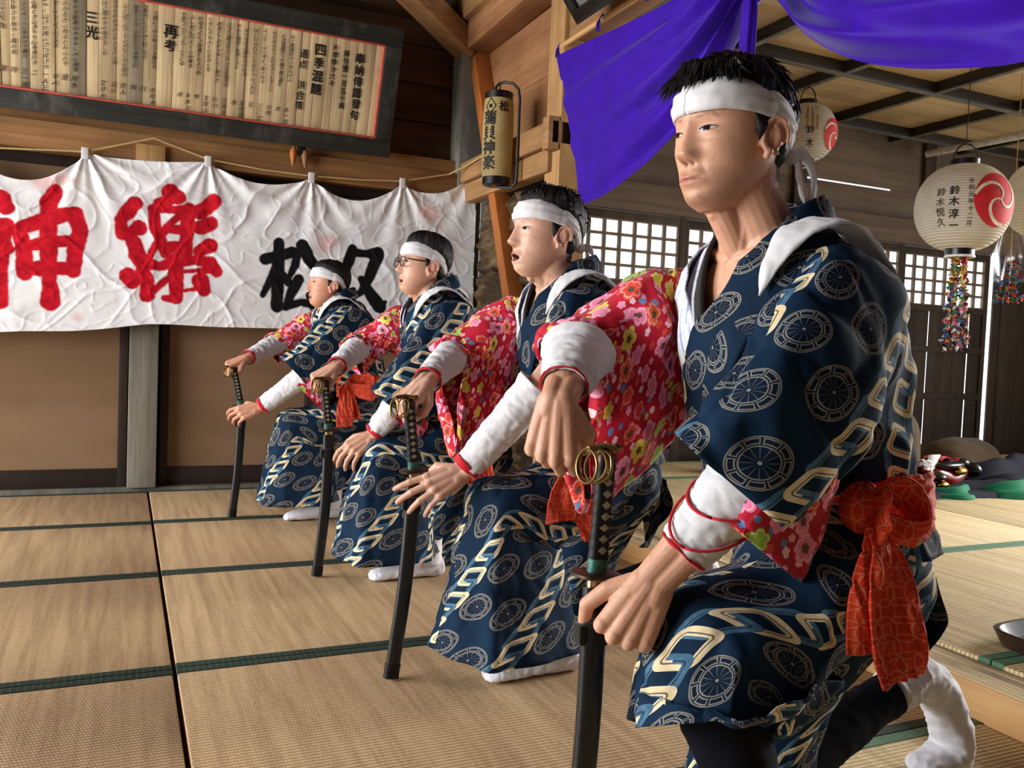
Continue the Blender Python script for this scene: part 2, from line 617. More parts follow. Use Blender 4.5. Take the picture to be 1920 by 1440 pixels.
for k in range(5):
    z0 = 2.03 + k * .235
    sbox('wall_plank', (-4.2, 5.20 + .004 * (k % 2), z0), (1.95, 5.25, z0 + .228), MAT['dark_wood'], bevel=.006)
sbox('beam_back_top', (-4.2, 5.08, 2.88), (1.95, 5.28, 3.1), MAT['dark_wood'], bevel=.01)
sbox('pillar_corner', (1.87, 5.04, 0.0), (2.03, 5.24, 3.2), MAT['grey_post'], bevel=.012)
MB().beam((1.93, 5.08, 2.72), (.75, 4.75, 3.35), .16, .13).build('rafter_beam', MAT['beam_x'], None, 'structure')
sbox('ceiling', (-4.2, -2.6, 3.30), (2.0, 5.4, 3.36), MAT['dark_wood'])

# ================================================================ side wall over the step (east)
SX = 1.945
MB().beam((1.96, 5.12, 2.775), (1.93, 3.30, 2.775), .16, .17, .012).build('beam_side_top', MAT['grain_y'], None, 'structure')
sbox('beam_side_cap', (1.84, 3.3, 2.862), (2.02, 5.1, 3.02), MAT['beam_y'], bevel=.01)
sbox('wall_side', (2.04, 3.9, 1.98), (2.08, 5.2, 2.34), MAT['grain_y'])
sbox('wall_side_upper', (2.035, 3.9, 2.34), (2.08, 5.2, 2.72), MAT['grain_y'])
sbox('wall_side_back', (2.09, 3.9, 1.0), (2.11, 5.2, 3.2), MAT['dark_wood_v'])
sbox('beam_side', (1.885, 3.80, 1.885), (2.0, 5.10, 2.005), MAT['beam_y'], bevel=.008)
sbox('beam_side_lower', (1.91, 3.88, 1.765), (2.0, 5.06, 1.880), MAT['beam_y'], bevel=.008)
sbox('beam_tenon', (1.87, 3.80, 1.86), (1.93, 3.87, 2.02), MAT['beam_y'], bevel=.006)
sbox('pillar_side', (1.935, 3.80, 0), (2.095, 3.965, 3.2), MAT['pillar'], bevel=.01)
MB().beam((1.985, 5.06, 2.69), (1.965, 4.06, .50), .085, .10, .005, up=(1, 0, 0)).build('brace_beam', MAT['brace'], None, 'structure')
# rough weathered timbers filling the wall under the beam
_m = MB()
def rough_slab(x, y0, y1, z0, z1, seed):
    ny, nzz = 46, 60
    P = np.zeros((ny, nzz, 3))
    for i in range(ny):
        for j in range(nzz):
            y = y0 + (y1 - y0) * i / (ny - 1)
            z = z0 + (z1 - z0) * j / (nzz - 1)
            e = min(i, ny - 1 - i, 4) / 4 * min(j, nzz - 1 - j, 4) / 4
            d = .055 * nz((x * 3, y * 5, z * 9), 1, seed) + .03 * nz((x, y * 14, z * 30), 1, seed * 2.0)
            P[i, j] = (x - e * (.05 + d), y, z)
    return P
for (y0, y1, z0, z1, sd) in ((3.96, 4.45, 1.18, 1.78, 1.3), (4.43, 5.06, 1.32, 1.78, 4.1), (3.96, 4.62, .62, 1.2, 7.7), (4.6, 5.06, .7, 1.34, 9.2), (3.96, 5.06, .1, .64, 12.1)):
    _m.grid(rough_slab(2.06, y0, y1, z0, z1, sd))
_m.build('wall_side_timber', MAT['rough_timber'], None, 'structure', angle=0)

# ================================================================ raised room: doors with lattice windows, wall, ceiling
def lattice_door(n, x0, x1, y):
    w = x1 - x0
    root = MB()
    zb, zt = 1.375, 1.795
    for xx in (x0, x1 - .05):
        root.box((xx, y, .10), (xx + .05, y + .035, 1.85), .003)
    for z0, z1 in ((.10, .19), (.575, .63), (.98, 1.03), (zb - .05, zb), (zt, 1.85)):
        root.box((x0 + .05, y + .002, z0), (x1 - .05, y + .033, z1), .003)
    root = root.build('door_%d' % n, MAT['dark_wood_v'], None, 'structure', origin=(x0, y, 0))
    bd = MB()
    rnd = random.Random(n)
    xs = [x0 + .05 + (w - .1) * k / 6 for k in range(7)]
    for k in range(6):
        gap = (.016 if k % 2 else .012) if (k + n) % 3 == 1 else .001
        bd.box((xs[k] + gap, y + .017, .12), (xs[k + 1], y + .022, zb - .02), .001)
    bd = bd.build('boards', MAT['dark_wood_v'], None, None, origin=(x0, y, 0))
    bd.parent = root
    bd.location = (0, 0, 0)
    lt = MB()
    for k in range(9):
        xx = x0 + .05 + (w - .1) * k / 8
        lt.box((xx - .011, y + .004, zb), (xx + .011, y + .030, zt), .002)
    for k in range(5):
        zz = zb + (zt - zb) * k / 4
        lt.box((x0 + .05, y + .006, zz - .010), (x1 - .05, y + .028, zz + .010), .002)
    lt = lt.build('lattice', MAT['lattice_glow_wood'], None, None, origin=(x0, y, 0))
    lt.parent = root
    lt.location = (0, 0, 0)
    pn = MB().box((x0 + .05, y + .031, zb), (x1 - .05, y + .0335, zt)).build('window_pane', MAT['pane'], None, None, origin=(x0, y, 0))
    pn.parent = root
    pn.location = (0, 0, 0)
    return root
def _pane():
    m = M('thin window pane')
    tr = m.t.nodes.new('ShaderNodeBsdfTransparent')
    tr.inputs[0].default_value = (.97, .98, 1, 1)
    gl = m.t.nodes.new('ShaderNodeBsdfGlossy')
    gl.inputs['Roughness'].default_value = .05
    mx = m.t.nodes.new('ShaderNodeMixShader')
    mx.inputs[0].default_value = .05
    m.t.links.new(tr.outputs[0], mx.inputs[1])
    m.t.links.new(gl.outputs[0], mx.inputs[2])
    m.t.links.new(mx.outputs[0], m.t.nodes['Material Output'].inputs[0])
    return m.m
MAT['pane'] = _pane()
for i, (xa, dy) in enumerate(((2.11, .03), (2.575, 0), (3.665, .04), (4.755, 0), (5.85, .04))):
    if i: lattice_door(4 + i, xa, xa + 1.085, 5.14 + dy)
sbox('trim_4', (2.1, 5.10, .04), (8.1, 5.24, .10), MAT['dark_wood'])
sbox('beam_raised_room', (2.1, 5.09, 1.855), (8.1, 5.25, 2.05), MAT['back_board'], bevel=.006)
sbox('wall_raised_room', (2.1, 5.20, 2.055), (6.25, 5.22, 2.285), MAT['back_board'])
sbox('wall_raised_room', (2.1, 5.20, 2.285), (4.78, 5.22, 2.298), MAT['back_board'], bevel=0)
sbox('wall_raised_room', (5.72, 5.20, 2.285), (6.25, 5.22, 2.298), MAT['back_board'], bevel=0)
sbox('wall_raised_room_upper', (2.1, 5.20, 2.298), (6.25, 5.22, 2.86), MAT['back_board'])
sbox('wall_raised_room_end', (6.262, 5.20, 2.055), (8.1, 5.24, 2.86), MAT['back_board'])
for xx in (2.35, 4.66, 6.05):
    sbox('post_raised_room', (xx, 5.16, 2.05), (xx + .12, 5.22, 2.86), MAT['dark_wood_v'])
sbox('post_raised_room_door', (7.005, 5.18, .1), (7.10, 5.20, 1.86), MAT['dark_wood_v'])
sbox('wall_raised_room_right', (7.10, 5.17, .1), (8.1, 5.24, 1.86), MAT['dark_wood_v'])
sbox('wall_east', (8.05, 3.4, 0), (8.12, 5.3, 2.9), MAT['dark_wood_v'])
# ceiling: pale boards above a grid of dark battens
for k in range(12):
    y0 = -1.2 + k * .54
    sbox('ceiling_board', (2.05, y0, 2.735 + .004 * (k % 2)), (8.1, y0 + .535, 2.755), MAT['ceil_board'], bevel=.003)
for yy in (.6, 1.45, 2.33, 3.22, 4.10, 4.98):
    o = sbox('ceiling_beam', (2.05, yy, 2.665), (8.1, yy + .055, 2.735), MAT['ceil_beam'], bevel=.004)
    b = MB().box((2.06, yy + .004, 2.661), (8.09, yy + .051, 2.666), .001).build('underside', MAT['ceil_face'], o, None, origin=(0, 0, 0))
    b.location = -Vector(o.location)
for xx in (2.45, 3.25, 4.05, 4.85, 5.65, 6.45, 7.25):
    o = sbox('ceiling_beam', (xx, -1.2, 2.672), (xx + .05, 5.2, 2.735), MAT['ceil_beam'], bevel=.004)
    b = MB().box((xx + .004, -1.19, 2.6675), (xx + .046, 5.19, 2.673), .001).build('underside', MAT['ceil_face'], o, None, origin=(0, 0, 0))
    b.location = -Vector(o.location)
sbox('roof', (1.9, -2.6, 2.80), (8.3, 5.4, 2.85), MAT['dark_wood'])
# the header the purple curtain hangs from
sbox('beam_header', (1.96, -2.0, 2.40), (2.10, 3.80, 2.72), MAT['beam_y'], bevel=.008)
sbox('wall_header', (2.00, -2.0, 2.72), (2.06, 3.80, 3.3), MAT['grain_y'])
# wall behind the camera keeps the light from coming in on that side
sbox('wall_south', (-4.2, -2.7, -.2), (8.3, -2.6, 3.36), MAT['dark_wood_v'])
sbox('added_wall_west', (-4.3, -2.6, -.2), (-4.2, .7, 2.55), MAT['dark_wood'])  # unseen wall added to cut light on the men's camera-facing sides
sbox('wall_west_upper', (-4.3, -2.6, 2.55), (-4.2, 5.4, 3.36), MAT['dark_wood'])
# ================================================================ white banner with brushed lettering
BNY = 5.055
def seg_dist(px, pz, pts):
    best = np.full(px.shape, 9.0)
    for k in range(0, len(pts) - 3, 3):
        x0, z0, r0, x1, z1, r1 = pts[k:k + 6]
        dx, dz = x1 - x0, z1 - z0
        L = dx * dx + dz * dz + 1e-9
        t = np.clip(((px - x0) * dx + (pz - z0) * dz) / L, 0, 1)
        best = np.minimum(best, np.hypot(px - x0 - t * dx, pz - z0 - t * dz) - (r0 + (r1 - r0) * t))
    if len(pts) == 3:
        best = np.minimum(best, np.hypot(px - pts[0], pz - pts[1]) - pts[2])
    return best
RED = [[-0.576, 1.513, 0.055, -0.553, 1.483, 0.039], [-0.636, 1.384, 0.035, -0.552, 1.392, 0.039], [-0.563, 1.378, 0.039, -0.575, 1.235, 0.039, -0.572, 1.007, 0.036], [-0.585, 1.325, 0.052, -0.539, 1.277, 0.026], [-0.617, 1.231, 0.039, -0.539, 1.277, 0.026], [-0.335, 1.584, 0.036, -0.367, 1.528, 0.039, -0.365, 1.423, 0.041, -0.356, 1.212, 0.041, -0.352, 1.126, 0.033, -0.349, 1.02, 0.048], [-0.492, 1.372, 0.036, -0.47, 1.269, 0.039, -0.466, 1.165, 0.041], [-0.483, 1.386, 0.036, -0.362, 1.443, 0.04, -0.239, 1.488, 0.033], [-0.245, 1.481, 0.04, -0.222, 1.396, 0.04, -0.242, 1.288, 0.039, -0.246, 1.187, 0.039], [-0.47, 1.289, 0.026, -0.361, 1.324, 0.032, -0.236, 1.342, 0.027], [-0.457, 1.178, 0.036, -0.353, 1.193, 0.04, -0.246, 1.194, 0.033], [0.217, 1.638, 0.048, 0.25, 1.617, 0.042], [0.157, 1.58, 0.026, 0.221, 1.604, 0.031], [0.042, 1.564, 0.037, 0.006, 1.52, 0.041, -0.028, 1.469, 0.034, -0.017, 1.395, 0.033], [0.058, 1.432, 0.042, 0.014, 1.404, 0.027], [0.034, 1.365, 0.038, 0.054, 1.298, 0.045, 0.087, 1.239, 0.041], [0.132, 1.539, 0.031, 0.143, 1.444, 0.031, 0.194, 1.31, 0.029], [0.144, 1.551, 0.028, 0.228, 1.549, 0.024, 0.314, 1.558, 0.029], [0.307, 1.557, 0.036, 0.3, 1.444, 0.036, 0.299, 1.304, 0.036], [0.173, 1.433, 0.015, 0.262, 1.518, 0.021], [0.105, 1.261, 0.021, 0.154, 1.376, 0.017, 0.217, 1.465, 0.021], [0.194, 1.31, 0.028, 0.22, 1.346, 0.031, 0.298, 1.353, 0.032], [0.218, 1.444, 0.024, 0.283, 1.443, 0.028], [0.436, 1.616, 0.041, 0.367, 1.549, 0.042], [0.422, 1.491, 0.041, 0.369, 1.465, 0.039], [0.421, 1.37, 0.042, 0.365, 1.337, 0.032], [0.074, 1.259, 0.041, 0.164, 1.238, 0.024, 0.254, 1.272, 0.038, 0.346, 1.287, 0.028, 0.427, 1.279, 0.035, 0.458, 1.231, 0.032], [0.247, 1.279, 0.042, 0.251, 1.167, 0.039, 0.253, 1.076, 0.036], [0.193, 1.069, 0.014, 0.252, 1.069, 0.028], [0.015, 1.175, 0.047, 0.038, 1.146, 0.038], [0.081, 1.204, 0.038, 0.108, 1.15, 0.035, 0.109, 1.081, 0.04], [0.223, 1.186, 0.015, 0.153, 1.119, 0.018, 0.109, 1.081, 0.028], [0.375, 1.176, 0.044, 0.393, 1.127, 0.037], [0.288, 1.219, 0.01, 0.374, 1.232, 0.014, 0.441, 1.244, 0.028], [0.29, 1.113, 0.007, 0.383, 1.134, 0.018]]
INK = [[0.793, 1.418, 0.03, 0.789, 1.288, 0.037, 0.787, 1.058, 0.034], [0.721, 1.321, 0.033, 0.869, 1.371, 0.031], [0.781, 1.287, 0.027, 0.746, 1.193, 0.024, 0.708, 1.118, 0.015], [0.812, 1.244, 0.021, 0.851, 1.2, 0.025], [0.926, 1.414, 0.037, 0.962, 1.34, 0.034, 1.013, 1.286, 0.028], [0.897, 1.373, 0.022, 0.884, 1.295, 0.025, 0.851, 1.223, 0.015], [0.907, 1.22, 0.031, 0.868, 1.14, 0.028, 0.84, 1.061, 0.025], [0.84, 1.061, 0.022, 0.923, 1.089, 0.022, 0.993, 1.085, 0.025], [0.968, 1.13, 0.022, 0.999, 1.046, 0.019], [1.215, 1.418, 0.028, 1.195, 1.342, 0.035, 1.168, 1.269, 0.019], [1.215, 1.399, 0.025, 1.293, 1.397, 0.022, 1.366, 1.403, 0.042], [1.367, 1.387, 0.038, 1.322, 1.264, 0.032, 1.276, 1.173, 0.022, 1.221, 1.122, 0.01], [1.274, 1.245, 0.022, 1.334, 1.153, 0.035, 1.385, 1.091, 0.042, 1.421, 1.118, 0.013]]
STAIN = [[1.06, 1.441, 0.059, 1.099, 1.46, 0.031], [1.668, 1.681, 0.049, 1.721, 1.654, 0.033], [-0.398, 1.625, 0.041, -0.251, 1.655, 0.019], [-0.227, 0.945, 0.022], [1.223, 1.051, 0.016]]
def banner():
    nx, nzv = 680, 210
    x = np.linspace(-1.30, 1.99, nx)
    tabs = [(-1.30, 1.66), (-.78, 1.80), (-.203, 1.795), (.40, 1.828), (.964, 1.806), (1.506, 1.837), (1.989, 1.965)]
    sags = [.12, .17, .015, .075, .115, .095]
    bx = [-1.4, -.58, -.29, .11, .57, 1.11, 1.6, 1.99]
    bz = [.83, .846, .872, .919, .934, .918, .96, 1.012]
    top = np.zeros(nx)
    for i, xx in enumerate(x):
        for k in range(len(tabs) - 1):
            (x0, z0), (x1, z1) = tabs[k], tabs[k + 1]
            if x0 <= xx <= x1 + 1e-6:
                t = (xx - x0) / (x1 - x0)
                s = min(1, math.sin(PI * t) ** .8 if 0 < t < 1 else 0)
                top[i] = z0 + (z1 - z0) * t - sags[k] * s
                break
    bot = np.interp(x, bx, bz) + .006 * np.sin(x * 9)
    P = np.zeros((nx, nzv, 3))
    XX = np.zeros((nx, nzv)); ZZ = np.zeros((nx, nzv))
    v = np.linspace(0, 1, nzv)
    for i in range(nx):
        ZZ[i] = top[i] + (bot[i] - top[i]) * v
        XX[i] = x[i]
    D = np.zeros((nx, nzv))
    for k, (tx, tz) in enumerate(tabs):
        dx, dz = XX - tx, tz - ZZ + .02
        r = np.hypot(dx, dz)
        a = np.arctan2(dx, dz)
        ph = k * 1.7
        fold = np.sin(a * 9 + ph) * .5 + np.sin(a * 17 + ph * 2) * .35
        D += fold * .018 * np.exp(-r / .30) * np.clip(r / .05, 0, 1)
    for i in range(nx):
        for j in range(nzv):
            xx, zz = XX[i, j], ZZ[i, j]
            wx, wz = xx + .10 * nz((xx * 3, 1, zz * 3), 1, 2.2), zz + .10 * nz((xx * 3, 5, zz * 3), 1, 7.2)
            r1 = 1 - min(1, abs(nz((wx * 2.2 + wz * 1.9, 0, wz * 2.6 - wx * 1.4), 1, 3.3)) * 5)
            r2 = 1 - min(1, abs(nz((wx * 5 - wz * 3.4, 0, wz * 4.4 + wx * 2), 1, 8.1)) * 5)
            r3 = 1 - min(1, abs(nz((wx * 12 + wz * 5, 0, wz * 11 - wx * 6), 1, 5.0)) * 4.5)
            a = .60 * r1 ** 3 + .45 * r2 ** 3 + .24 * r3 ** 2 + .5 * nz((xx * 1.6, 0, zz * 2.2), 1, 1.7)
            D[i, j] += .0080 * a
    XX2 = XX + .0
    P[:, :, 0] = XX2
    P[:, :, 1] = BNY - .03 - D - .03 * v[None, :] ** 2
    P[:, :, 2] = ZZ
    b = MB()
    b.grid(P)
    root = b.build('banner', MAT['banner'], None, angle=0)
    tag(root, 'white cloth banner with large red and black brushed characters strung along the back wall', 'banner')
    jit = np.zeros((nx, nzv)); jit2 = np.zeros((nx, nzv))
    for i in range(nx):
        for j in range(nzv):
            jit[i, j] = .007 * nz((XX[i, j] * 14, 2, ZZ[i, j] * 14)) + .003 * nz((XX[i, j] * 45, 2, ZZ[i, j] * 45))
            jit2[i, j] = nz((XX[i, j] * 7, 9, ZZ[i, j] * 7))
    red = np.full((nx, nzv), 9.0); ink = red.copy(); st = red.copy()
    for s in RED: red = np.minimum(red, seg_dist(XX, ZZ, s))
    for s in INK: ink = np.minimum(ink, seg_dist(XX, ZZ, s))
    for s in STAIN: st = np.minimum(st, seg_dist(XX, ZZ, s))
    f = lambda d, w: np.clip(.5 - d / w, 0, 1)
    A = np.zeros((nx, nzv, 4)); A[..., 3] = 1
    A[..., 0] = f(red + jit - .001, .007); A[..., 1] = f(ink + jit * .6 - .001, .006)
    A[..., 2] = f(st + jit * 2, .03) * (.55 + .45 * jit2)
    ca = root.data.color_attributes.new('ink', 'FLOAT_COLOR', 'POINT')
    ca.data.foreach_set('color', A.reshape(-1).astype(np.float32))
    for (tx, tz) in tabs[1:]:
        t = MB().box((tx - .017, BNY - .045, tz - .03), (tx + .017, BNY - .028, tz + .03), .004)
        t.build('tab', MAT['white_cloth'], root)
    sd = root.modifiers.new('thick', 'SOLIDIFY'); sd.thickness = .0015
    return root
def _m_banner():
    m = M('lettered white cotton')
    r, g, b = m.sep(m.attr('ink'))
    n = m.noise(m.mapped((3, 3, 3), rnd=False), 1, 3)
    n2 = m.noise(m.mapped((25, 25, 25), rnd=False), 1, 3)
    base = m.mix(n.sm(.4, .75) * .5, (236, 236, 238), (226, 222, 214))
    base = m.mix(b * .6, base, (226, 120, 100))
    base = m.mix(r, base, m.mix(n2.sm(.3, .7), (172, 10, 30), (206, 22, 40)))
    base = m.mix(g, base, (18, 18, 20))
    tr = m.t.nodes.new('ShaderNodeBsdfTranslucent')
    m.t.links.new(base.so, tr.inputs[0])
    m.bump(n2, .25, .006)
    m.set(base, .85, 0, .15)
    return m.m
MAT['banner'] = _m_banner()
banner()
_rp = [(-2.2, 5.03, 1.84), (-.59, 5.03, 1.774), (-.203, 5.025, 1.805), (.123, 5.03, 1.919), (.40, 5.025, 1.843), (.70, 5.025, 1.82), (.964, 5.025, 1.817), (1.25, 5.025, 1.828), (1.506, 5.025, 1.85), (1.80, 5.02, 1.925), (1.868, 4.9, 1.965), (1.878, 4.55, 1.985), (1.884, 4.45, 1.99)]
rope = MB().tube([Vector(p) for p in _rp], .0045, 8).build('rope', MAT['rope'])
tag(rope, 'thin straw rope the white banner hangs from along the wall beam', 'rope')

# ================================================================ votive plaque leaning over the beam
def plaque():
    root = empty('votive_plaque', (.05, 5.05, 1.99), 0, 'long wooden votive plaque covered in black calligraphy in a black frame, leaning from the wall', 'plaque')
    tl = math.atan2(.24, .668)
    rot = Matrix.Rotation(tl, 3, 'X')
    W2, Hh, fw = 1.362, .712, .095
    def P(x, z, d=0.0):                      # plaque plane: x right, z up the board, d towards the room
        p = rot @ Vector((x, -d, z))
        return p
    def bx(name, x0, x1, z0, z1, d0, d1, mat, bev=.004, seed=None):
        o = MB().box((x0, -d1, z0), (x1, -d0, z1), bev).build(name, mat, root, origin=((x0 + x1) / 2, 0, (z0 + z1) / 2))
        o.location = rot @ Vector(o.location)
        o.rotation_euler = (tl, 0, 0)
        return o
    fr = MAT['plaque_frame']
    bx('frame_rail', -W2, W2, 0, fw, 0, .06, fr, .006)
    bx('frame_rail', -W2, W2, Hh - fw, Hh, 0, .06, fr, .006)
    bx('frame_stile', W2 - fw, W2, fw, Hh - fw, 0, .06, fr, .006)
    bx('frame_stile', -W2, -W2 + fw, fw, Hh - fw, 0, .06, fr, .006)
    li = MB()
    t = .011
    xi, z0, z1 = W2 - fw, fw, Hh - fw
    for a in ((-xi, xi, z0, z0 + t), (-xi, xi, z1 - t, z1), (xi - t, xi, z0, z1), (-xi, -xi + t, z0, z1)):
        li.box((a[0], -.05, a[2]), (a[1], -.02, a[3]), .002)
    o = li.build('red_inner_trim', MAT['red_paint'], root)
    o.rotation_euler = (tl, 0, 0)
    rnd = random.Random(3)
    x = xi
    k = 0
    greys = []
    while x > -xi + .01:
        w = rnd.uniform(.035, .085) if k != 14 else .04
        x2 = max(-xi, x - w)
        grey = abs((x + x2) / 2 - .31) < .03 or abs((x + x2) / 2 + .37) < .02
        o = bx('board', x2 + .0012, x, z0, z1, .012, .024 + rnd.uniform(0, .004), MAT['plaque_grey'] if abs((x + x2) / 2 + .02) < .035 or rnd.random() < .05 else MAT['plaque_board'], .002)
        x = x2
        k += 1
    L = Letters()
    L2 = Letters()
    fn = lambda u, v: P(u, v, .0315)
    def column(txt, u, top, size, lean=0, step=1.06, bold=.012, faint=False):
        v = top
        for ch in txt:
            if ch != ' ':
                (L2 if faint else L).put(ch, u + rnd.uniform(-.06, .06) * size, v, size * rnd.uniform(.92, 1.08), fn, sx=rnd.uniform(.85, 1.0), skew=rnd.uniform(-.08, .08) + (.25 if faint else 0), bold=bold)
            v -= size * step
    def title(*a, **k):
        nonlocal L
        L = Letters()
        column(*a, **k)
        L.build('calligraphy_column', MAT['sumi'], root)
    title('奉納俳諧發句', 1.135, .520, .058, bold=.03)
    title('兼句壹一百五十員', 1.055, .535, .038, bold=.02)
    title('天草季分六々', .990, .555, .036, bold=.02)
    title('四季混題', .905, .530, .066, bold=.03)
    title('通点　洪合撰', .820, .495, .052, bold=.02)
    kana = 'しのはなれとやさくらかにもみちつきよゆきをわけてふるさとの山川松風月花春秋夜雨鳥水人'
    kan = '一二三人作同大文川里玉水月'
    big = {7: '再考', 19: '三光', 27: '跋'}
    u = .755
    i = 0
    while u > -xi + .05:
        if i in (13, 20, 29):
            ttl = {13: '再考', 20: '三光', 29: '跋'}[i]
            title(ttl, u - .01, .49, .066, bold=.03)
            u -= .085
        else:
            n = rnd.randint(11, 15)
            s = rnd.uniform(.022, .027)
            column(''.join(rnd.choice(kana) for _ in range(n)), u, .590 - rnd.uniform(0, .03), s, step=rnd.uniform(.80, 1.0), bold=.01, faint=True)
            column(''.join(rnd.choice(kan) for _ in range(rnd.randint(1, 3))), u - .004, .185, .030, bold=.01, faint=True)
            u -= rnd.uniform(.040, .050)
        i += 1
    L2.build('verse_calligraphy', MAT['sumi_faint'], root)
    return root
MAT['plaque_frame'] = wood('blackened plaque frame', (34, 35, 33), (58, 59, 55), 0, 1, .6, weather=(84, 82, 76))
MAT['red_paint'] = plain('faded red paint', (186, 84, 66), .6)
MAT['plaque_board'] = wood('aged pale board', (172, 146, 106), (220, 198, 156), 2, 1.6, .75, 1.4)
MAT['plaque_grey'] = wood('aged grey board', (128, 116, 94), (160, 148, 122), 2, 1.6, .75, 1.2)
MAT['sumi_faint'] = plain('worn ink', (80, 66, 46), .7, var=.45, scale=25)
MAT['sumi'] = plain('faded black ink', (48, 42, 34), .7, var=.3)
plaque()
# two gourd-shaped wooden pegs under the plaque
def peg(x, s, label, m):
    o = MB().lathe([(0, 0), (.006, .006), (.012, .03), (.021, .068), (.020, .09), (.010, .106), (.004, .118), (0, .12)], (x, 5.015, 1.855), 16)
    o = o.build('wooden_peg', m, origin=(x, 5.015, 1.855))
    o.rotation_euler = (.0, s, 0)
    return tag(o, label, 'peg', 'pegs under the plaque')
peg(.856, .03, 'orange gourd-shaped wooden peg below the plaque, left of the two', MAT['brace'])
peg(.925, -.05, 'pale worn gourd-shaped wooden peg below the plaque, right of the two', MAT['beam_x'])
_c = MB().box((.885, 5.0, 1.93), (.925, 5.06, 2.0), .004).build('peg_block', MAT['iron'], None)
tag(_c, 'small dark block between the two gourd-shaped pegs under the plaque', 'block')

# ================================================================ lanterns
def paper_mat(name, c, pitch, kind='uvz'):
    m = M(name)
    x, y, z = m.xyz()
    rib = (z * (2 * PI / pitch)).sin() * .5 + .5
    n = m.noise(m.mapped((6, 6, 6)), 1, 4)
    col = m.mix(n.sm(.35, .75) * .6, c, tuple(q * .82 for q in c))
    col = m.mix((1.0 - rib).pow(4.0) * .5, col, tuple(q * .62 for q in c))
    m.bump(rib, .7, .004)
    m.set(col, .7, 0, .2)
    tr = m.t.nodes.new('ShaderNodeBsdfTranslucent')
    m.t.links.new(col.so, tr.inputs[0])
    mx = m.t.nodes.new('ShaderNodeMixShader')
    mx.inputs[0].default_value = .45
    m.t.links.new(m.p.outputs[0], mx.inputs[1])
    m.t.links.new(tr.outputs[0], mx.inputs[2])
    m.t.links.new(mx.outputs[0], m.t.nodes['Material Output'].inputs[0])
    return m.m
MAT['lantern_paper'] = paper_mat('ribbed white lantern paper', (240, 232, 214), .0135)
MAT['lantern_cream'] = paper_mat('ribbed cream lantern paper', (222, 196, 136), .0125)
MAT['ink'] = plain('black brush ink', (26, 24, 22), .7)
MAT['ink_faded'] = plain('thin brush ink', (88, 78, 66), .7)
MAT['gold_ink'] = plain('ochre brush ink', (176, 128, 44), .7)
MAT['red_ink'] = plain('red crest ink', (200, 34, 40), .7)
MAT['lantern_plain'] = plain('pale paper line', (226, 214, 192), .7)
MAT['brass'] = shiny('worn brass', (128, 104, 62), .38, 1.0)

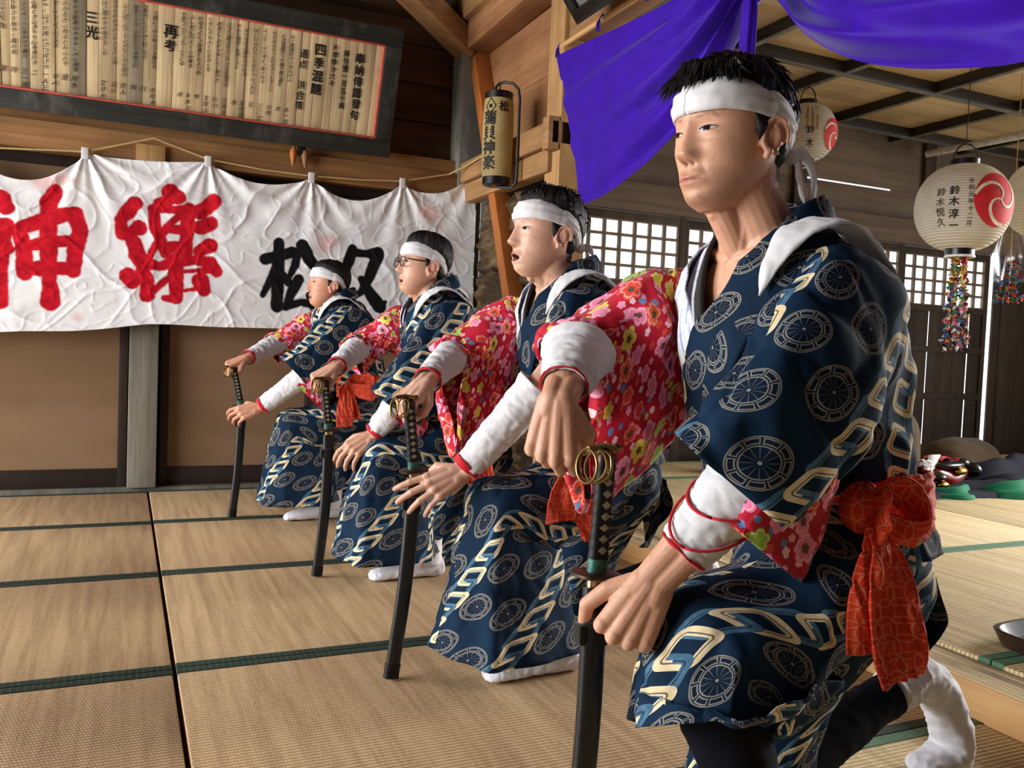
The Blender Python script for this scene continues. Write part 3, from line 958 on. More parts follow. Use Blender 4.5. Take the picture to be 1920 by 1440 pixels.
def round_lantern(loc, R_, face, label, texts, crest, group='round paper lanterns in the raised room', pole_z=2.6):
    """face: heading in the plan the writing looks towards"""
    root = empty('round_lantern', loc, 0, label, 'lantern', group)
    Hh = R_ * .93
    prof = []
    for k in range(41):
        a = -PI / 2 * .80 + k / 40 * PI * .80
        prof.append((R_ * math.cos(a) ** .8, Hh * math.sin(a) / math.sin(PI / 2 * .80)))
    rt = prof[-1][0] * .78
    b = MB()
    P = np.zeros((41, 64, 3))
    for i, (r, h) in enumerate(prof):
        r2 = max(r, rt * .9)
        for k in range(64):
            a = 2 * PI * k / 64
            P[i, k] = (r2 * math.cos(a), r2 * math.sin(a), h)
    b.grid(P, closed=True)
    b.build('paper_shade', MAT['lantern_paper'], root, angle=0)
    for s, nm in ((1, 'top_cap'), (-1, 'bottom_cap')):
        c = MB().lathe([(rt * .8, Hh * s - .02 * s), (rt, Hh * s - .012 * s), (rt, Hh * s + .032 * s), (rt * .86, Hh * s + .032 * s), (rt * .86, Hh * s)], (0, 0, 0), 40)
        c.build(nm, MAT['black'], root)
    MB().torus((0, 0, -Hh - .036), rt * .96, .007, (0, 0, 1), 40).build('bottom_rim', MAT['paper_white'], root)
    pts = [Vector((rt * .8 * math.cos(a) * math.cos(face + PI / 2), rt * .8 * math.cos(a) * math.sin(face + PI / 2), Hh + .03 + .085 * math.sin(a))) for a in np.linspace(0, PI, 15)]
    MB().tube(pts, .0035, 8).build('wire_handle', MAT['iron'], root)
    def on(u, v):                            # u: metres round from the face heading (seen from outside, to the right), v: height
        rr = np.interp(v, [p[1] for p in prof], [p[0] for p in prof]) + .0045
        a = face + u / R_
        return Vector((rr * math.cos(a), rr * math.sin(a), v))
    for nm, mat, items in texts:
        for txt, u, top, size, step in items:
            L = Letters()
            v = top
            for ch in txt:
                L.put(ch, u, v, size, on, bold=.02)
                v -= size * step
            L.build(nm, MAT[mat], root)
    if crest is not None:                    # red disc divided into three commas by pale curved lines
        uc, vc, rc = crest
        P = np.zeros((12, 48, 3))
        for i in range(12):
            for k in range(48):
                a = 2 * PI * k / 48
                P[i, k] = on(uc + rc * i / 11 * math.cos(a), vc + rc * i / 11 * math.sin(a))
        MB().grid(P, closed=True).build('red_crest', MAT['red_ink'], root, smooth=False, angle=0)
        b = MB()
        out = lambda u, v: on(u, v) + Vector((math.cos(face + u / R_), math.sin(face + u / R_), 0)) * .0016
        for q in range(3):
            a0 = q * 2 * PI / 3 + .9
            C = []
            for i in range(26):
                s = i / 25
                rad = rc * (.96 * s ** .62)
                ang = a0 - 2.1 * (1 - s) ** 1.0 + .0
                C.append((rad * math.cos(ang), rad * math.sin(ang), rc * (.05 + .09 * s * (1 - s) * 2 + .05 * s)))
            P = np.zeros((26, 2, 3))
            for i in range(26):
                x0, y0, w = C[i]
                x1, y1, _ = C[min(25, i + 1)]
                x2, y2, _ = C[max(0, i - 1)]
                tx, ty = x1 - x2, y1 - y2
                L_ = math.hypot(tx, ty) or 1
                nx_, ny_ = -ty / L_ * w * .5, tx / L_ * w * .5
                P[i, 0] = out(uc + x0 + nx_, vc + y0 + ny_)
                P[i, 1] = out(uc + x0 - nx_, vc + y0 - ny_)
            b.grid(P)
        b.build('crest_line', MAT['lantern_plain'], root, smooth=False, angle=0)
    return root
_f2 = math.atan2(-3.10, -3.91) + .10
gold = [('ll', .0, 0, 0, 0)]
round_lantern((3.911, 3.098, 1.685), .228, _f2, 'round white paper lantern with a large red comma crest above the long crane garland',
    [('black_lettering', 'ink', [('鈴木', -.062, .055, .048, 1.15), ('淳一', -.062, -.060, .048, 1.15)]),
     ('thin_lettering', 'ink_faded', [('鈴木悦久', -.125, .05, .044, 1.12), ('令和元年十二月', .012, .10, .03, 1.15)])], (.158, .012, .135))
round_lantern((3.955, 4.30, 2.325), .185, math.atan2(-4.3, -3.95) + .05, 'round white paper lantern with ochre strokes, behind the nearest man\'s head',
    [('black_lettering', 'ink', [('鈴木', .015, -.025, .05, 1.5)]), ('ochre_lettering', 'gold_ink', [('川', .022, .09, .095, 1.0), ('川', .022, .02, .09, .9)])], (.20, -.03, .095))
round_lantern((4.505, 3.05, 1.79), .215, math.atan2(-3.05, -4.5) + .35, 'round white paper lantern cut by the right edge of the photo',
    [('black_lettering', 'ink', [('鈴木', -.02, .04, .055, 1.25)])], None)

def tall_lantern():
    x, y = 1.80, 4.27
    root = empty('tall_lantern', (x, y, 1.985), 0, 'tall cream paper lantern with black characters on a black bracket by the wall beam', 'lantern')
    r, h = .083, .205
    prof = [(r * (.86 + .14 * math.sin(PI * (k / 24) * .9 + .15) ** .5), -h + 2 * h * k / 24) for k in range(25)]
    P = np.zeros((25, 48, 3))
    for i, (rr, hh) in enumerate(prof):
        for k in range(48):
            P[i, k] = (rr * math.cos(2 * PI * k / 48), rr * math.sin(2 * PI * k / 48), hh)
    MB().grid(P, closed=True).build('paper_shade', MAT['lantern_cream'], root, angle=0)
    for s, nm in ((1, 'top_cap'), (-1, 'bottom_cap')):
        MB().lathe([(.03, h * s), (r * .88, h * s - .006 * s), (r * .90, h * s + .038 * s), (r * .78, h * s + .042 * s), (.02, h * s + .042 * s)], seg=36).build(nm, MAT['black'], root)
    b = MB()
    dx, dy = .062, -.075
    b.tube([(-.02, .02, h + .035), (-.015, .01, h + .075), (.0, -.0, h + .093), (.02, -.02, h + .097), (.05, -.06, h + .085), (.072, -.088, h + .05), (.078, -.094, h), (.078, -.094, -h * .4), (.076, -.092, -h - .03), (.06, -.07, -h - .055), (.0, 0, -h - .045)], .0075, 8)
    b.tube([(.0, .0, h + .035), (.003, -.003, h + .09)], .004, 8)
    b.build('bracket', MAT['iron'], root)
    face = math.atan2(-y, -x)
    def on(u, v):
        rr = np.interp(v, [p[1] for p in prof], [p[0] for p in prof]) + .002
        a = face + u / r
        return Vector((rr * math.cos(a), rr * math.sin(a), v))
    L = Letters()
    L.put('松', .030, .158, .058, on, bold=.03)
    v = .098
    for ch in '蒲貝神楽':
        L.put(ch, -.050, v, .078, on, bold=.035)
        v -= .078
    L.build('black_lettering', MAT['ink'], root)
    d = MB()
    for k in range(4):
        a0, a1 = k * PI / 2, (k + 1) * PI / 2
        p = [on(-.047 + .030 * math.cos(a), .158 + .044 * math.sin(a)) for a in (a0, a1)]
        d.tube(p, .0022, 6)
    d.ball(on(-.047, .158), .008, .008, .010, 10)
    d.build('diamond_crest', MAT['ink'], root)
tall_lantern()

# ================================================================ purple curtain
def curtain():
    root = empty('purple_curtain', (1.93, 2.4, 2.33), 0, 'purple silk curtain swagged along the header beam and tied up in a knot', 'curtain')
    O = Vector((1.93, 2.4, 2.33))
    n, m = 110, 120
    P = np.zeros((n, m, 3))
    A, C, T = Vector((1.93, 3.86, 2.33)), Vector((1.90, 3.60, 1.565)), Vector((1.93, 2.43, 2.15))
    low = catmull([(3.60, 1.565), (3.30, 1.60), (2.99, 1.675), (2.72, 1.80), (2.55, 1.96), (2.44, 2.115)], n)
    upp = catmull([(3.86, 2.33), (3.5, 2.30), (3.1, 2.27), (2.8, 2.26), (2.6, 2.28), (2.46, 2.31)], n)
    for i in range(n):
        for j in range(m):
            u, v = i / (n - 1), j / (m - 1)
            y = upp[i][0] + (low[i][0] - upp[i][0]) * v
            z = upp[i][1] + (low[i][1] - upp[i][1]) * v
            z -= .05 * math.sin(PI * v) * math.sin(PI * u) 
            amp = .008 + .045 * u ** 1.5
            w = v + .10 * math.sin(u * 3)
            d = amp * (math.sin(w * 23 + u * 2) * .6 + math.sin(w * 41 + 1 + u * 3) * .35 + .5 * nz((u * 2, v * 9, 1), 1, 2))
            d += .05 * math.sin(PI * u) * math.sin(PI * v)
            P[i, j] = Vector((1.93 + .03 * v - d, y, z + .012 * math.sin(w * 30) * u)) - O
    MB().grid(P).build('left_swag', MAT['purple'], root, angle=0)
    low = catmull([(2.36, 2.115), (2.24, 2.03), (2.10, 1.88), (1.93, 1.765), (1.75, 1.69), (1.55, 1.632), (1.35, 1.59), (1.0, 1.58), (.6, 1.66), (.2, 1.9), (.0, 2.15)], n)
    upp = catmull([(2.34, 2.33), (2.2, 2.33), (2.0, 2.32), (1.7, 2.31), (1.2, 2.30), (.7, 2.31), (.0, 2.33)], n)
    P = np.zeros((n, m, 3))
    for i in range(n):
        for j in range(m):
            u, v = i / (n - 1), j / (m - 1)
            y = upp[i][0] + (low[i][0] - upp[i][0]) * v
            z = upp[i][1] + (low[i][1] - upp[i][1]) * v
            g = math.exp(-u * 3.5)
            w = v + .06 * math.sin(u * 4)
            d = (.012 + .04 * g + .02 * math.sin(PI * u)) * (math.sin(w * 19 + u * 9) * .6 + math.sin(w * 37 - u * 6) * .3 + .6 * nz((u * 5, v * 7, 4), 1, 6))
            d += .10 * math.sin(PI * u) * math.sin(PI * v * .8)
            P[i, j] = Vector((1.93 + .02 * v - d, y, z)) - O
    MB().grid(P).build('right_swag', MAT['purple'], root, angle=0)
    P = np.zeros((40, 26, 3))
    for i in range(40):
        t = i / 39
        for k in range(26):
            a = 2 * PI * k / 26
            r = (.028 + .012 * math.exp(-((t - .12) / .08) ** 2) - .006 * math.exp(-((t - .25) / .06) ** 2)) * (1 + .16 * math.sin(a * 5 + t * 3))
            P[i, k] = Vector((1.915 + r * .8 * math.cos(a), 2.385 + r * math.sin(a) * 1.05, 2.20 - t * .42)) - O
    MB().grid(P, closed=True, cap=True).build('tied_tail', MAT['purple'], root, angle=0)
    k_ = MB()
    for yy in (3.85, 3.45, 3.05, 2.65):
        k_.tube([Vector((1.925, yy, 2.325)) - O, Vector((1.93, yy + .01, 2.36)) - O, Vector((1.945, yy - .01, 2.40)) - O], [.012, .008, .006], 8)
    k_.build('ties', MAT['purple'], root)
curtain()
_rod = MB().tube([(1.945, 3.86, 2.375), (1.945, -.5, 2.375)], .013, 12).build('curtain_rod', MAT['kamachi'])
tag(_rod, 'pale wooden rod carrying the purple curtain below the header', 'rod')

# ================================================================ framed picture over the curtain
def picture():
    root = empty('framed_picture', (1.84, 2.93, 2.345), 0, 'black framed picture leaning out above the purple curtain', 'picture')
    rot = Matrix.Rotation(-R(38), 3, 'Y')
    m = MB()
    Hh, Wd, f = .55, .52, .06
    for a in ((-Wd, Wd, 0, f), (-Wd, Wd, Hh - f, Hh), (-Wd, -Wd + f, f, Hh - f), (Wd - f, Wd, f, Hh - f)):
        m.box((-.03, a[0], a[2]), (.0, a[1], a[3]), .005)
    o = m.build('frame', MAT['black'], root)
    p = MB().box((-.012, -Wd + f, f), (-.004, Wd - f, Hh - f)).build('picture_sheet', MAT['paper_grey'], root)
    for q in (o, p): q.rotation_euler = (0, -R(38), 0)
MAT['paper_grey'] = plain('grey print', (84, 84, 80), .5, var=.5, scale=6)
picture()

# ================================================================ things lying in the raised room
def blob_cloth(name, P_fn, n, m, mat, parent=None, closed=False):
    P = np.zeros((n, m, 3))
    for i in range(n):
        for j in range(m):
            P[i, j] = P_fn(i / (n - 1), j / ((m - 1) if not closed else m))
    return MB().grid(P, closed=closed, cap=closed).build(name, mat, parent, angle=0)

def sack():
    # canvas bag in two slumped lobes
    c = Vector((4.92, 4.55, .106))
    def f(u, v):
        a = 2 * PI * v
        s = (u - .5) * 2
        L = .56
        hh = .36 + .24 * math.exp(-((s - .45) / .28) ** 2) + .05 * math.exp(-((s + .7) / .25) ** 2) - .12 * math.exp(-((s + .05) / .14) ** 2)
        e = max(0.0, 1 - abs(s) ** 5) ** .5
        wr = 1 + .10 * math.sin(a * 3 + s * 9) + .13 * nz((s * 3, math.cos(a) * 2, math.sin(a) * 2), 1, 3)
        z = hh * e * max(0, math.sin(a)) ** .75 * wr + (.0 if math.sin(a) > 0 else 0)
        y = .24 * e * math.cos(a) * wr
        return Vector((s * L * .95, y, max(0.002, z))) + c + Vector((.0, .12 * s, 0))
    o = blob_cloth('canvas_bag', f, 70, 60, MAT['tan_cloth'], closed=True)
    tag(o, 'slumped tan canvas bag on the raised floor behind the red lion mask', 'bag')
    def g(u, v):
        a = 2 * PI * v
        s = (u - .5) * 2
        e = max(0.0, 1 - abs(s) ** 4) ** .5
        wr = 1 + .14 * nz((s * 2, math.cos(a) * 2, math.sin(a) * 2), 1, 8)
        return Vector((5.98 + s * .34, 4.62 + .2 * e * math.cos(a) * wr, .108 + .2 * e * max(0, math.sin(a)) ** .8 * wr))
    o = blob_cloth('cloth_bundle', g, 40, 36, MAT['tan_cloth'], closed=True)
    tag(o, 'low tan cloth bundle on the raised floor right of the canvas bag', 'bundle')
    def h(u, v):
        a = 2 * PI * v
        s = (u - .5) * 2
        e = max(0.0, 1 - abs(s) ** 4) ** .5
        return Vector((3.90 + s * .20, 4.42 + .14 * e * math.cos(a), .108 + .21 * e * max(0, math.sin(a)) ** .8 * (1 + .15 * nz((s * 2, a, 1)))))
    o = blob_cloth('cloth_bundle', h, 30, 30, MAT['tan_cloth'], closed=True)
    tag(o, 'small tan cloth bundle on the raised floor left of the canvas bag', 'bundle')
sack()

def costume():
    root = empty('lion_costume', (4.5, 3.62, .106), 0, 'crumpled green and dark navy cloth of the lion costume spread on the raised floor', 'costume')
    def f(u, v, x0, x1, y0, y1, h, sd, ph):
        x = x0 + (x1 - x0) * u
        y = y0 + (y1 - y0) * v + .07 * math.sin(u * 7 + ph)
        e = math.sin(PI * min(max(v, 0), 1)) ** .6 * math.sin(PI * min(1, u * 1.0)) ** .35
        z = .003 + h * e * (.75 + .5 * nz((x * 4, y * 6, sd)) + .35 * math.sin(v * 11 + u * 5))
        return Vector((x - 4.5, y - 3.62, max(.002, z)))
    navy = lambda u, v: f(u, v, 3.70, 5.9, 3.36, 3.80, .065, 1.0, 0)
    blob_cloth('navy_fold', navy, 90, 40, MAT['navy_plain'], root)
    blob_cloth('green_fold', lambda u, v: f(u, v, 3.74, 4.26, 3.44, 3.85, .17, 4.0, 1), 50, 30, MAT['green_cloth'], root)
    blob_cloth('green_fold', lambda u, v: f(u, v, 4.22, 4.80, 3.42, 3.60, .055, 6.0, 2), 50, 30, MAT['green_cloth'], root)
    blob_cloth('green_fold', lambda u, v: f(u, v, 4.70, 5.5, 3.33, 3.56, .095, 9.0, 3), 50, 30, MAT['green_cloth'], root)
    blob_cloth('navy_fold', lambda u, v: f(u, v, 4.98, 6.0, 3.60, 4.1, .16, 12.0, 3), 50, 30, MAT['navy_plain'], root)
costume()

def lion_mask():
    c = Vector((4.60, 3.70, .215))
    root = empty('lion_mask', c, R(8), 'red lacquered wooden lion head mask with gold eyes and black brows on green cloth', 'mask')
    red, blk, gold = MAT['red_lacquer'], MAT['black'], MAT['gold']
    def lob(name, parts, mat):
        b = MB()
        for p, r in parts: b.ball(p, *r, seg=24)
        return b.build(name, mat, root, angle=0)
    P = np.zeros((30, 32, 3))
    for i in range(30):
        s = i / 29
        for k in range(32):
            a = 2 * PI * k / 32
            e = math.sin(PI * (.04 + .92 * s)) ** .45
            r1, r2 = .125 * e, .085 * e
            ca, sa = math.cos(a), math.sin(a)
            P[i, k] = (-.24 + .48 * s, -r1 * ca * abs(ca) ** -.2 if ca else 0, r2 * sa * (1 - .25 * s) - .02 + .02 * math.sin(s * 9))
    MB().grid(P, closed=True, cap=True).build('face', red, root, angle=0)
    lob('lower_jaw', [((.02, -.04, -.105), (.20, .12, .032))], red)
    lob('brow', [((-.02, -.07, .055), (.14, .07, .028)), ((.12, -.07, .062), (.05, .05, .03))], blk)
    lob('nose', [((.24, -.06, .012), (.055, .075, .05))], blk)
    lob('cheek_band', [((-.17, -.08, -.01), (.06, .07, .03))], blk)
    lob('eye', [((.045, -.115, .018), (.055, .03, .024))], gold)
    lob('eye', [((-.145, -.12, -.055), (.05, .03, .020))], gold)
    b = MB()
    b.beam((-.06, -.135, -.098), (.15, -.125, -.092), .012, .012, .004)
    b.build('teeth', gold, root)
    # white hair tuft and horn-shaped ear
    b = MB()
    P = np.zeros((20, 16, 3))
    for i in range(20):
        t = i / 19
        for k in range(16):
            a = 2 * PI * k / 16
            r = .045 * (1 - t) + .012
            P[i, k] = (-.13 - .05 * math.sin(t * 2.6) + r * math.cos(a), -.05 - .03 * t + r * .35 * math.sin(a), .115 - .16 * t)
    b.grid(P, closed=True, cap=True)
    b.build('ear', MAT['white_cloth'], root, angle=0)
    b = MB()
    rn = random.Random(5)
    for k in range(60):
        p = Vector((-.20 + rn.uniform(-.03, .03), -.07 + rn.uniform(-.02, .02), .03 + rn.uniform(-.06, .05)))
        q = p + Vector((-.05 - rn.random() * .05, rn.uniform(-.03, .01), rn.uniform(-.03, .04)))
        b.tube([p, (p + q) / 2 + Vector((0, 0, .008)), q], [.004, .0035, .001], 5)
    b.build('hair_tuft', MAT['white_cloth'], root, angle=0)
    P = np.zeros((18, 12, 3))
    for i in range(18):
        for j in range(12):
            P[i, j] = (-.12 + .2 * i / 17, -.09 + .13 * j / 11, .082 + .02 * math.sin(i * .4) - .0 + .006 * math.sin(j))
    MB().grid(P).build('forehead_stripe', MAT['red_trim'], root, angle=0)
MAT['red_lacquer'] = plain('dark red lacquer', (112, 22, 14), .16, 0, .6)
MAT['gold'] = shiny('gold leaf', (206, 164, 72), .25, 1.0)
lion_mask()

def tray():
    root = empty('tray', (2.515, 1.375, .107), 0, 'dark lacquer tray holding white paper on the raised floor at the right edge', 'tray')
    n = 44
    def ring(w, h, r, z):
        pts = []
        for k in range(n):
            a = 2 * PI * k / n
            ca, sa = math.cos(a), math.sin(a)
            pts.append((w * math.copysign(abs(ca) ** .32, ca), h * math.copysign(abs(sa) ** .32, sa), z))
        return pts
    P = np.array([ring(.01, .01, 0, .006), ring(.27, .19, 0, .006), ring(.285, .205, 0, .010), ring(.305, .225, 0, .046), ring(.312, .232, 0, .048), ring(.318, .238, 0, .044), ring(.300, .220, 0, .001), ring(.01, .01, 0, 0)])
    MB().grid(P, closed=True).build('tray_body', MAT['lacquer_brown'], root)
    o = MB().box((-.20, -.15, 0), (.22, .15, .003)).build('paper_sheet', MAT['paper_white'], None)
    o.location = (2.535, 1.365, .1145)
    o.rotation_euler = (0, 0, R(10))
    tag(o, 'white paper lying in the dark lacquer tray', 'paper')
MAT['lacquer_brown'] = plain('brown black lacquer', (52, 32, 26), .3, 0, .5)
tray()

# ================================================================ garlands of folded paper cranes
MAT['crane'] = []
for nm, c in (('red', (186, 48, 44)), ('yellow', (206, 176, 60)), ('green', (54, 124, 82)), ('blue', (60, 96, 150)), ('pink', (206, 130, 150)), ('white', (206, 206, 200)), ('orange', (200, 108, 50)), ('navy', (40, 46, 70))):
    MAT['crane'].append(plain('%s folded paper' % nm, c, .6))
def garland(loc, top, length, r0, r1, label, seed, n=34, colset=None):
    root = empty('crane_garland', loc, 0, label, 'garland', 'paper crane garlands')
    rn = random.Random(seed)
    mb = [MB() for _ in MAT['crane']]
    strands = 9
    for s in range(strands):
        a = 2 * PI * s / strands
        for k in range(n):
            t = k / (n - 1)
            rr = (r0 + (r1 - r0) * t) * rn.uniform(.55, 1.0)
            p = Vector((rr * math.cos(a + .3 * t), rr * math.sin(a + .3 * t), -length * t + rn.uniform(-.008, .008)))
            ci = int(min(7, max(0, rn.gauss(.5 + 6 * t, 1.8)))) if colset is None else rn.choice(colset)
            m = mb[ci]
            sz = rn.uniform(.014, .022)
            q = Quaternion((rn.uniform(-1, 1), rn.uniform(-1, 1), rn.uniform(-1, 1), rn.uniform(-1, 1))).normalized().to_matrix()
            V = [p + q @ Vector(v) * sz for v in ((1, 0, .5), (-1, 0, .5), (0, .5, 0), (0, -.5, 0), (0, 0, -.6), (.3, 0, .9))]
            m.poly(V, [(0, 2, 4), (0, 4, 3), (1, 4, 2), (1, 3, 4), (2, 5, 4), (3, 4, 5)])
    names = ('red_cranes', 'yellow_cranes', 'green_cranes', 'blue_cranes', 'pink_cranes', 'white_cranes', 'orange_cranes', 'navy_cranes')
    for m, nm, mt in zip(mb, names, MAT['crane']):
        if len(m.bm.verts):
            o = m.build(nm, mt, root, smooth=False, angle=0)
            o['kind'] = 'stuff'
        else: m.bm.free()
    MB().tube([(0, 0, top), (0, 0, -.02)], .003, 6).build('string', MAT['rope'], root)
    return root
garland((3.911, 3.098, 1.425), .03, .46, .035, .066, 'long narrow garland of many-coloured paper cranes hanging under a round lantern', 2)
garland((4.93, 3.55, 1.52), 1.14, .24, .05, .085, 'short dark garland of paper cranes in a clear bag at the right edge', 6, 14, [0, 2, 6, 7, 7, 3])
_bag = MB()
P = np.zeros((24, 24, 3))
for i in range(24):
    t = i / 23
    for k in range(24):
        a = 2 * PI * k / 24
        r = (.012 + .088 * min(1, t * 1.7) ** .7) * (1 + .1 * math.sin(a * 5 + t * 4))
        P[i, k] = (4.93 + r * math.cos(a), 3.55 + r * math.sin(a), 1.80 - .40 * t)
_bag.grid(P, closed=True)
def _clear():
    m = M('clear plastic')
    tr = m.t.nodes.new('ShaderNodeBsdfTransparent')
    gl = m.t.nodes.new('ShaderNodeBsdfGlossy')
    gl.inputs['Roughness'].default_value = .2
    mx = m.t.nodes.new('ShaderNodeMixShader')
    mx.inputs[0].default_value = .14
    m.t.links.new(tr.outputs[0], mx.inputs[1])
    m.t.links.new(gl.outputs[0], mx.inputs[2])
    m.t.links.new(mx.outputs[0], m.t.nodes['Material Output'].inputs[0])
    return m.m
_bag = _bag.build('plastic_bag', _clear(), None, angle=0)
tag(_bag, 'clear plastic bag over the short paper crane garland at the right edge', 'bag')
_pole = MB().tube([(5.98, 5.1, 2.60), (6.05, 4.3, 2.60), (6.15, 2.0, 2.60), (6.2, .2, 2.6)], .028, 12).build('bamboo_pole', MAT['paper_white'])
tag(_pole, 'pale pole running under the ceiling of the raised room', 'pole')
for _l in [o for o in COL.objects if o.name.startswith('round_lantern')]:
    zt = 2.70 - _l.location.z
    zb = max(c.bound_box[1][2] for c in _l.children if c.name.startswith('wire_handle'))
    MB().tube([(0, 0, zb - .004), (0, 0, zt)], .0022, 6).build('hanging_wire', MAT['iron'], _l)
# ================================================================ costume materials (patterns live in the cloth's own UV, in metres)
def uvm(m):
    n = m.t.nodes.new('ShaderNodeSeparateXYZ')
    m.t.links.new(m.coord('UV'), n.inputs[0])
    return N(m.t, n.outputs[0]), N(m.t, n.outputs[1])

def m_navy(slant=.22, name='navy chain and wheel print'):
    m = M(name)
    u, v = uvm(m)
    n = m.noise(m.mapped((9, 9, 9)), 1, 3)
    base = m.mix(n.sm(.3, .7), (15, 33, 52), (20, 42, 64))
    PU = .235
    # slanted strips
    cu = (u + v * slant) / PU
    col_i = cu.floor()
    cx = (cu.fract() - .5) * PU                     # -.1075 .. .1075 across one repeat
    # wheels: two staggered columns each side of the chain
    def wheel(x0, off, RR, pv):
        x = cx - x0
        y = ((v / pv + off + col_i * .37).fract() - .5) * pv
        r = (x * x + y * y).sqrt() / RR
        a = y.atan2(x)
        ring = lambda r0, w: 1.0 - (r - r0).abs().sm(w * .6, w * 1.4)
        s12 = 1.0 - ((a * (12 / (2 * PI))).fract() - .5).abs().sm(.0, .06) 
        sp = s12 * r.lt(.58) * r.gt(.14)
        blk = ((a * (9 / (2 * PI)) + .3).fract() - .5).abs()
        seg = (1.0 - (blk - .40).abs().sm(.02, .05)) * r.lt(.93) * r.gt(.66)
        gap = blk.lt(.42)
        lines = ring(.975, .024).max(sp).max(ring(.60, .024)).max(seg).max((ring(.90, .022).max(ring(.70, .022))) * gap).max(r.lt(.07))
        return lines * r.lt(1.03), r.lt(1.0)
    w1, d1 = wheel(.070, .0, .036, .104)
    w2, d2 = wheel(-.078, .5, .036, .118)
    line = w1.max(w2).clamp()
    disc = d1.max(d2).clamp()
    col = m.mix(disc * .55, base, (12, 22, 40))
    col = m.mix(line * .7, col, (160, 154, 142))
    # chain: alternating links
    pv = .074
    def link_(off, c, s, bx, by):
        y = ((v / pv + off).fract() - .5) * pv
        x = cx + .004
        x = x - .003 * c
        X = x.abs()
        Y = (y + x * s).abs()
        q1 = (X - (bx - .009)).max(0.0)
        q2 = (Y - (by - .009)).max(0.0)
        d = (q1 * q1 + q2 * q2).sqrt() - .009 + (X - (bx - .009)).max(Y - (by - .009)).min(0.0)
        body = d.abs().lt(.0066)
        inl = (d + .0026).abs().lt(.0010)
        return body, inl, x, y
    b1, i1, x1, y1 = link_(.5, -1.0, .34, .0245, .0215)
    b2, i2, x2, y2 = link_(.0, 1.0, .34, .0245, .0215)
    sh = m.noise(m.mapped((60, 60, 60)), 1, 2)
    blue, cream = m.mix(sh.sm(.3, .7), (62, 96, 122), (84, 118, 142)), m.mix(sh.sm(.3, .7), (214, 192, 150), (228, 210, 174))
    blue, cream = m.mix(i1 * .8, blue, (16, 28, 46)), m.mix(i2 * .85, cream, (30, 34, 44))
    col = m.mix(b1, col, blue)
    col = m.mix(b2, col, cream)
    col = m.mix(b1 * x1.gt(.0) * y2.gt(.0), col, blue)
    m.bump(n * .5 + m.noise(m.mapped((1200, 1200, 1200), rnd=False), 1, 1) * .1, .12, .004)
    m.set(col, .8, 0, .08)
    return m.m
def m_floral():
    m = M('red plum blossom print')
    u, v = uvm(m)
    n = m.noise(m.mapped((9, 9, 9)), 1, 3)
    col = m.mix(n.sm(.3, .7), (168, 8, 36), (190, 18, 46))
    def layer(pitch, RR, seed, dens, stops, centre, jit):
        nonlocal col
        for k, (ou, ov) in enumerate(((0, 0), (.5, .5))):
            U = u / pitch + ou + seed
            V = v / pitch + ov + seed * .3
            iu, iv = U.floor(), V.floor()
            r1 = m.white(m.vec(iu + seed * 7.0, iv, k + seed))
            r2 = m.white(m.vec(iu, iv + seed * 3.0, k + seed + 5.5))
            r3 = m.white(m.vec(iv, iu, k + seed + 9.1))
            x = (U.fract() - .5 - (r1 - .5) * jit) * pitch
            y = (V.fract() - .5 - (r2 - .5) * jit) * pitch
            r = (x * x + y * y).sqrt()
            a = y.atan2(x) + r3 * 6.0
            rad = ((a * 2.5).cos().abs().pow(.55) * .42 + .62) * (RR * (r3 * .45 + .68))
            on = r.lt(rad) * r2.lt(dens)
            c = m.ramp(r1, stops, 'CONSTANT')
            if centre:
                c = m.mix(r.lt(rad * .34) * r3.gt(.45), c, (96, 70, 50))
                c = m.mix((r - rad * .80).abs().lt(rad * .08) * .35, c, (255, 236, 224))
            col = m.mix(on, col, c)
    layer(.030, .0070, 1.7, .85, [(0, (240, 150, 180)), (.3, (244, 200, 206)), (.5, (222, 70, 60)), (.65, (90, 130, 178)), (.78, (240, 150, 170)), (.9, (222, 200, 90))], False, .5)
    layer(.066, .0205, 4.2, .92, [(0, (232, 118, 158)), (.26, (222, 196, 62)), (.42, (226, 66, 50)), (.62, (150, 188, 62)), (.76, (236, 138, 170)), (.9, (232, 96, 60))], True, .45)
    m.bump(n, .15, .004)
    m.set(col, .7, 0, .2)
    m.p.inputs['Sheen Weight'].default_value = .15
    return m.m
def m_shippo():
    m = M('orange interlocking circle print')
    u, v = uvm(m)
    n = m.noise(m.mapped((9, 9, 9)), 1, 3)
    s = .027
    U, V = (u / s).fract(), (v / s).fract()
    ln = None
    for cx, cy in ((0, 0), (1, 0), (0, 1), (1, 1)):
        d = (((U - cx) * (U - cx) + (V - cy) * (V - cy)).sqrt() - .7071).abs()
        q = 1.0 - d.sm(.025, .05)
        ln = q if ln is None else ln.max(q)
    col = m.mix(n.sm(.3, .7), (196, 48, 26), (216, 66, 36))
    col = m.mix(ln * .45, col, (238, 150, 120))
    m.bump(n * .7 + ln * .08, .3, .004)
    m.set(col, .75, 0, .2)
    return m.m
def m_check():
    m = M('white and blue check')
    u, v = uvm(m)
    n = m.noise(m.mapped((9, 9, 9)), 1, 3)
    a = ((u / .027).fract() - .5).abs()
    b = ((v / .05).fract() - .5).abs()
    col = m.mix(n.sm(.3, .7), (216, 218, 226), (230, 232, 238))
    col = m.mix(a.lt(.10) * .65, col, (104, 124, 184))
    col = m.mix(((u / .027 + .36).fract() - .5).abs().lt(.035) * .45, col, (120, 138, 190))
    col = m.mix(b.lt(.04) * .35, col, (140, 150, 180))
    m.bump(n, .15, .004)
    return m.set(col, .8, 0, .2)
MAT['navy'] = m_navy()
MAT['navy_skirt'] = m_navy(.75, 'navy chain and wheel print on the bias')
MAT['floral'] = m_floral()
MAT['shippo'] = m_shippo()
MAT['check'] = m_check()

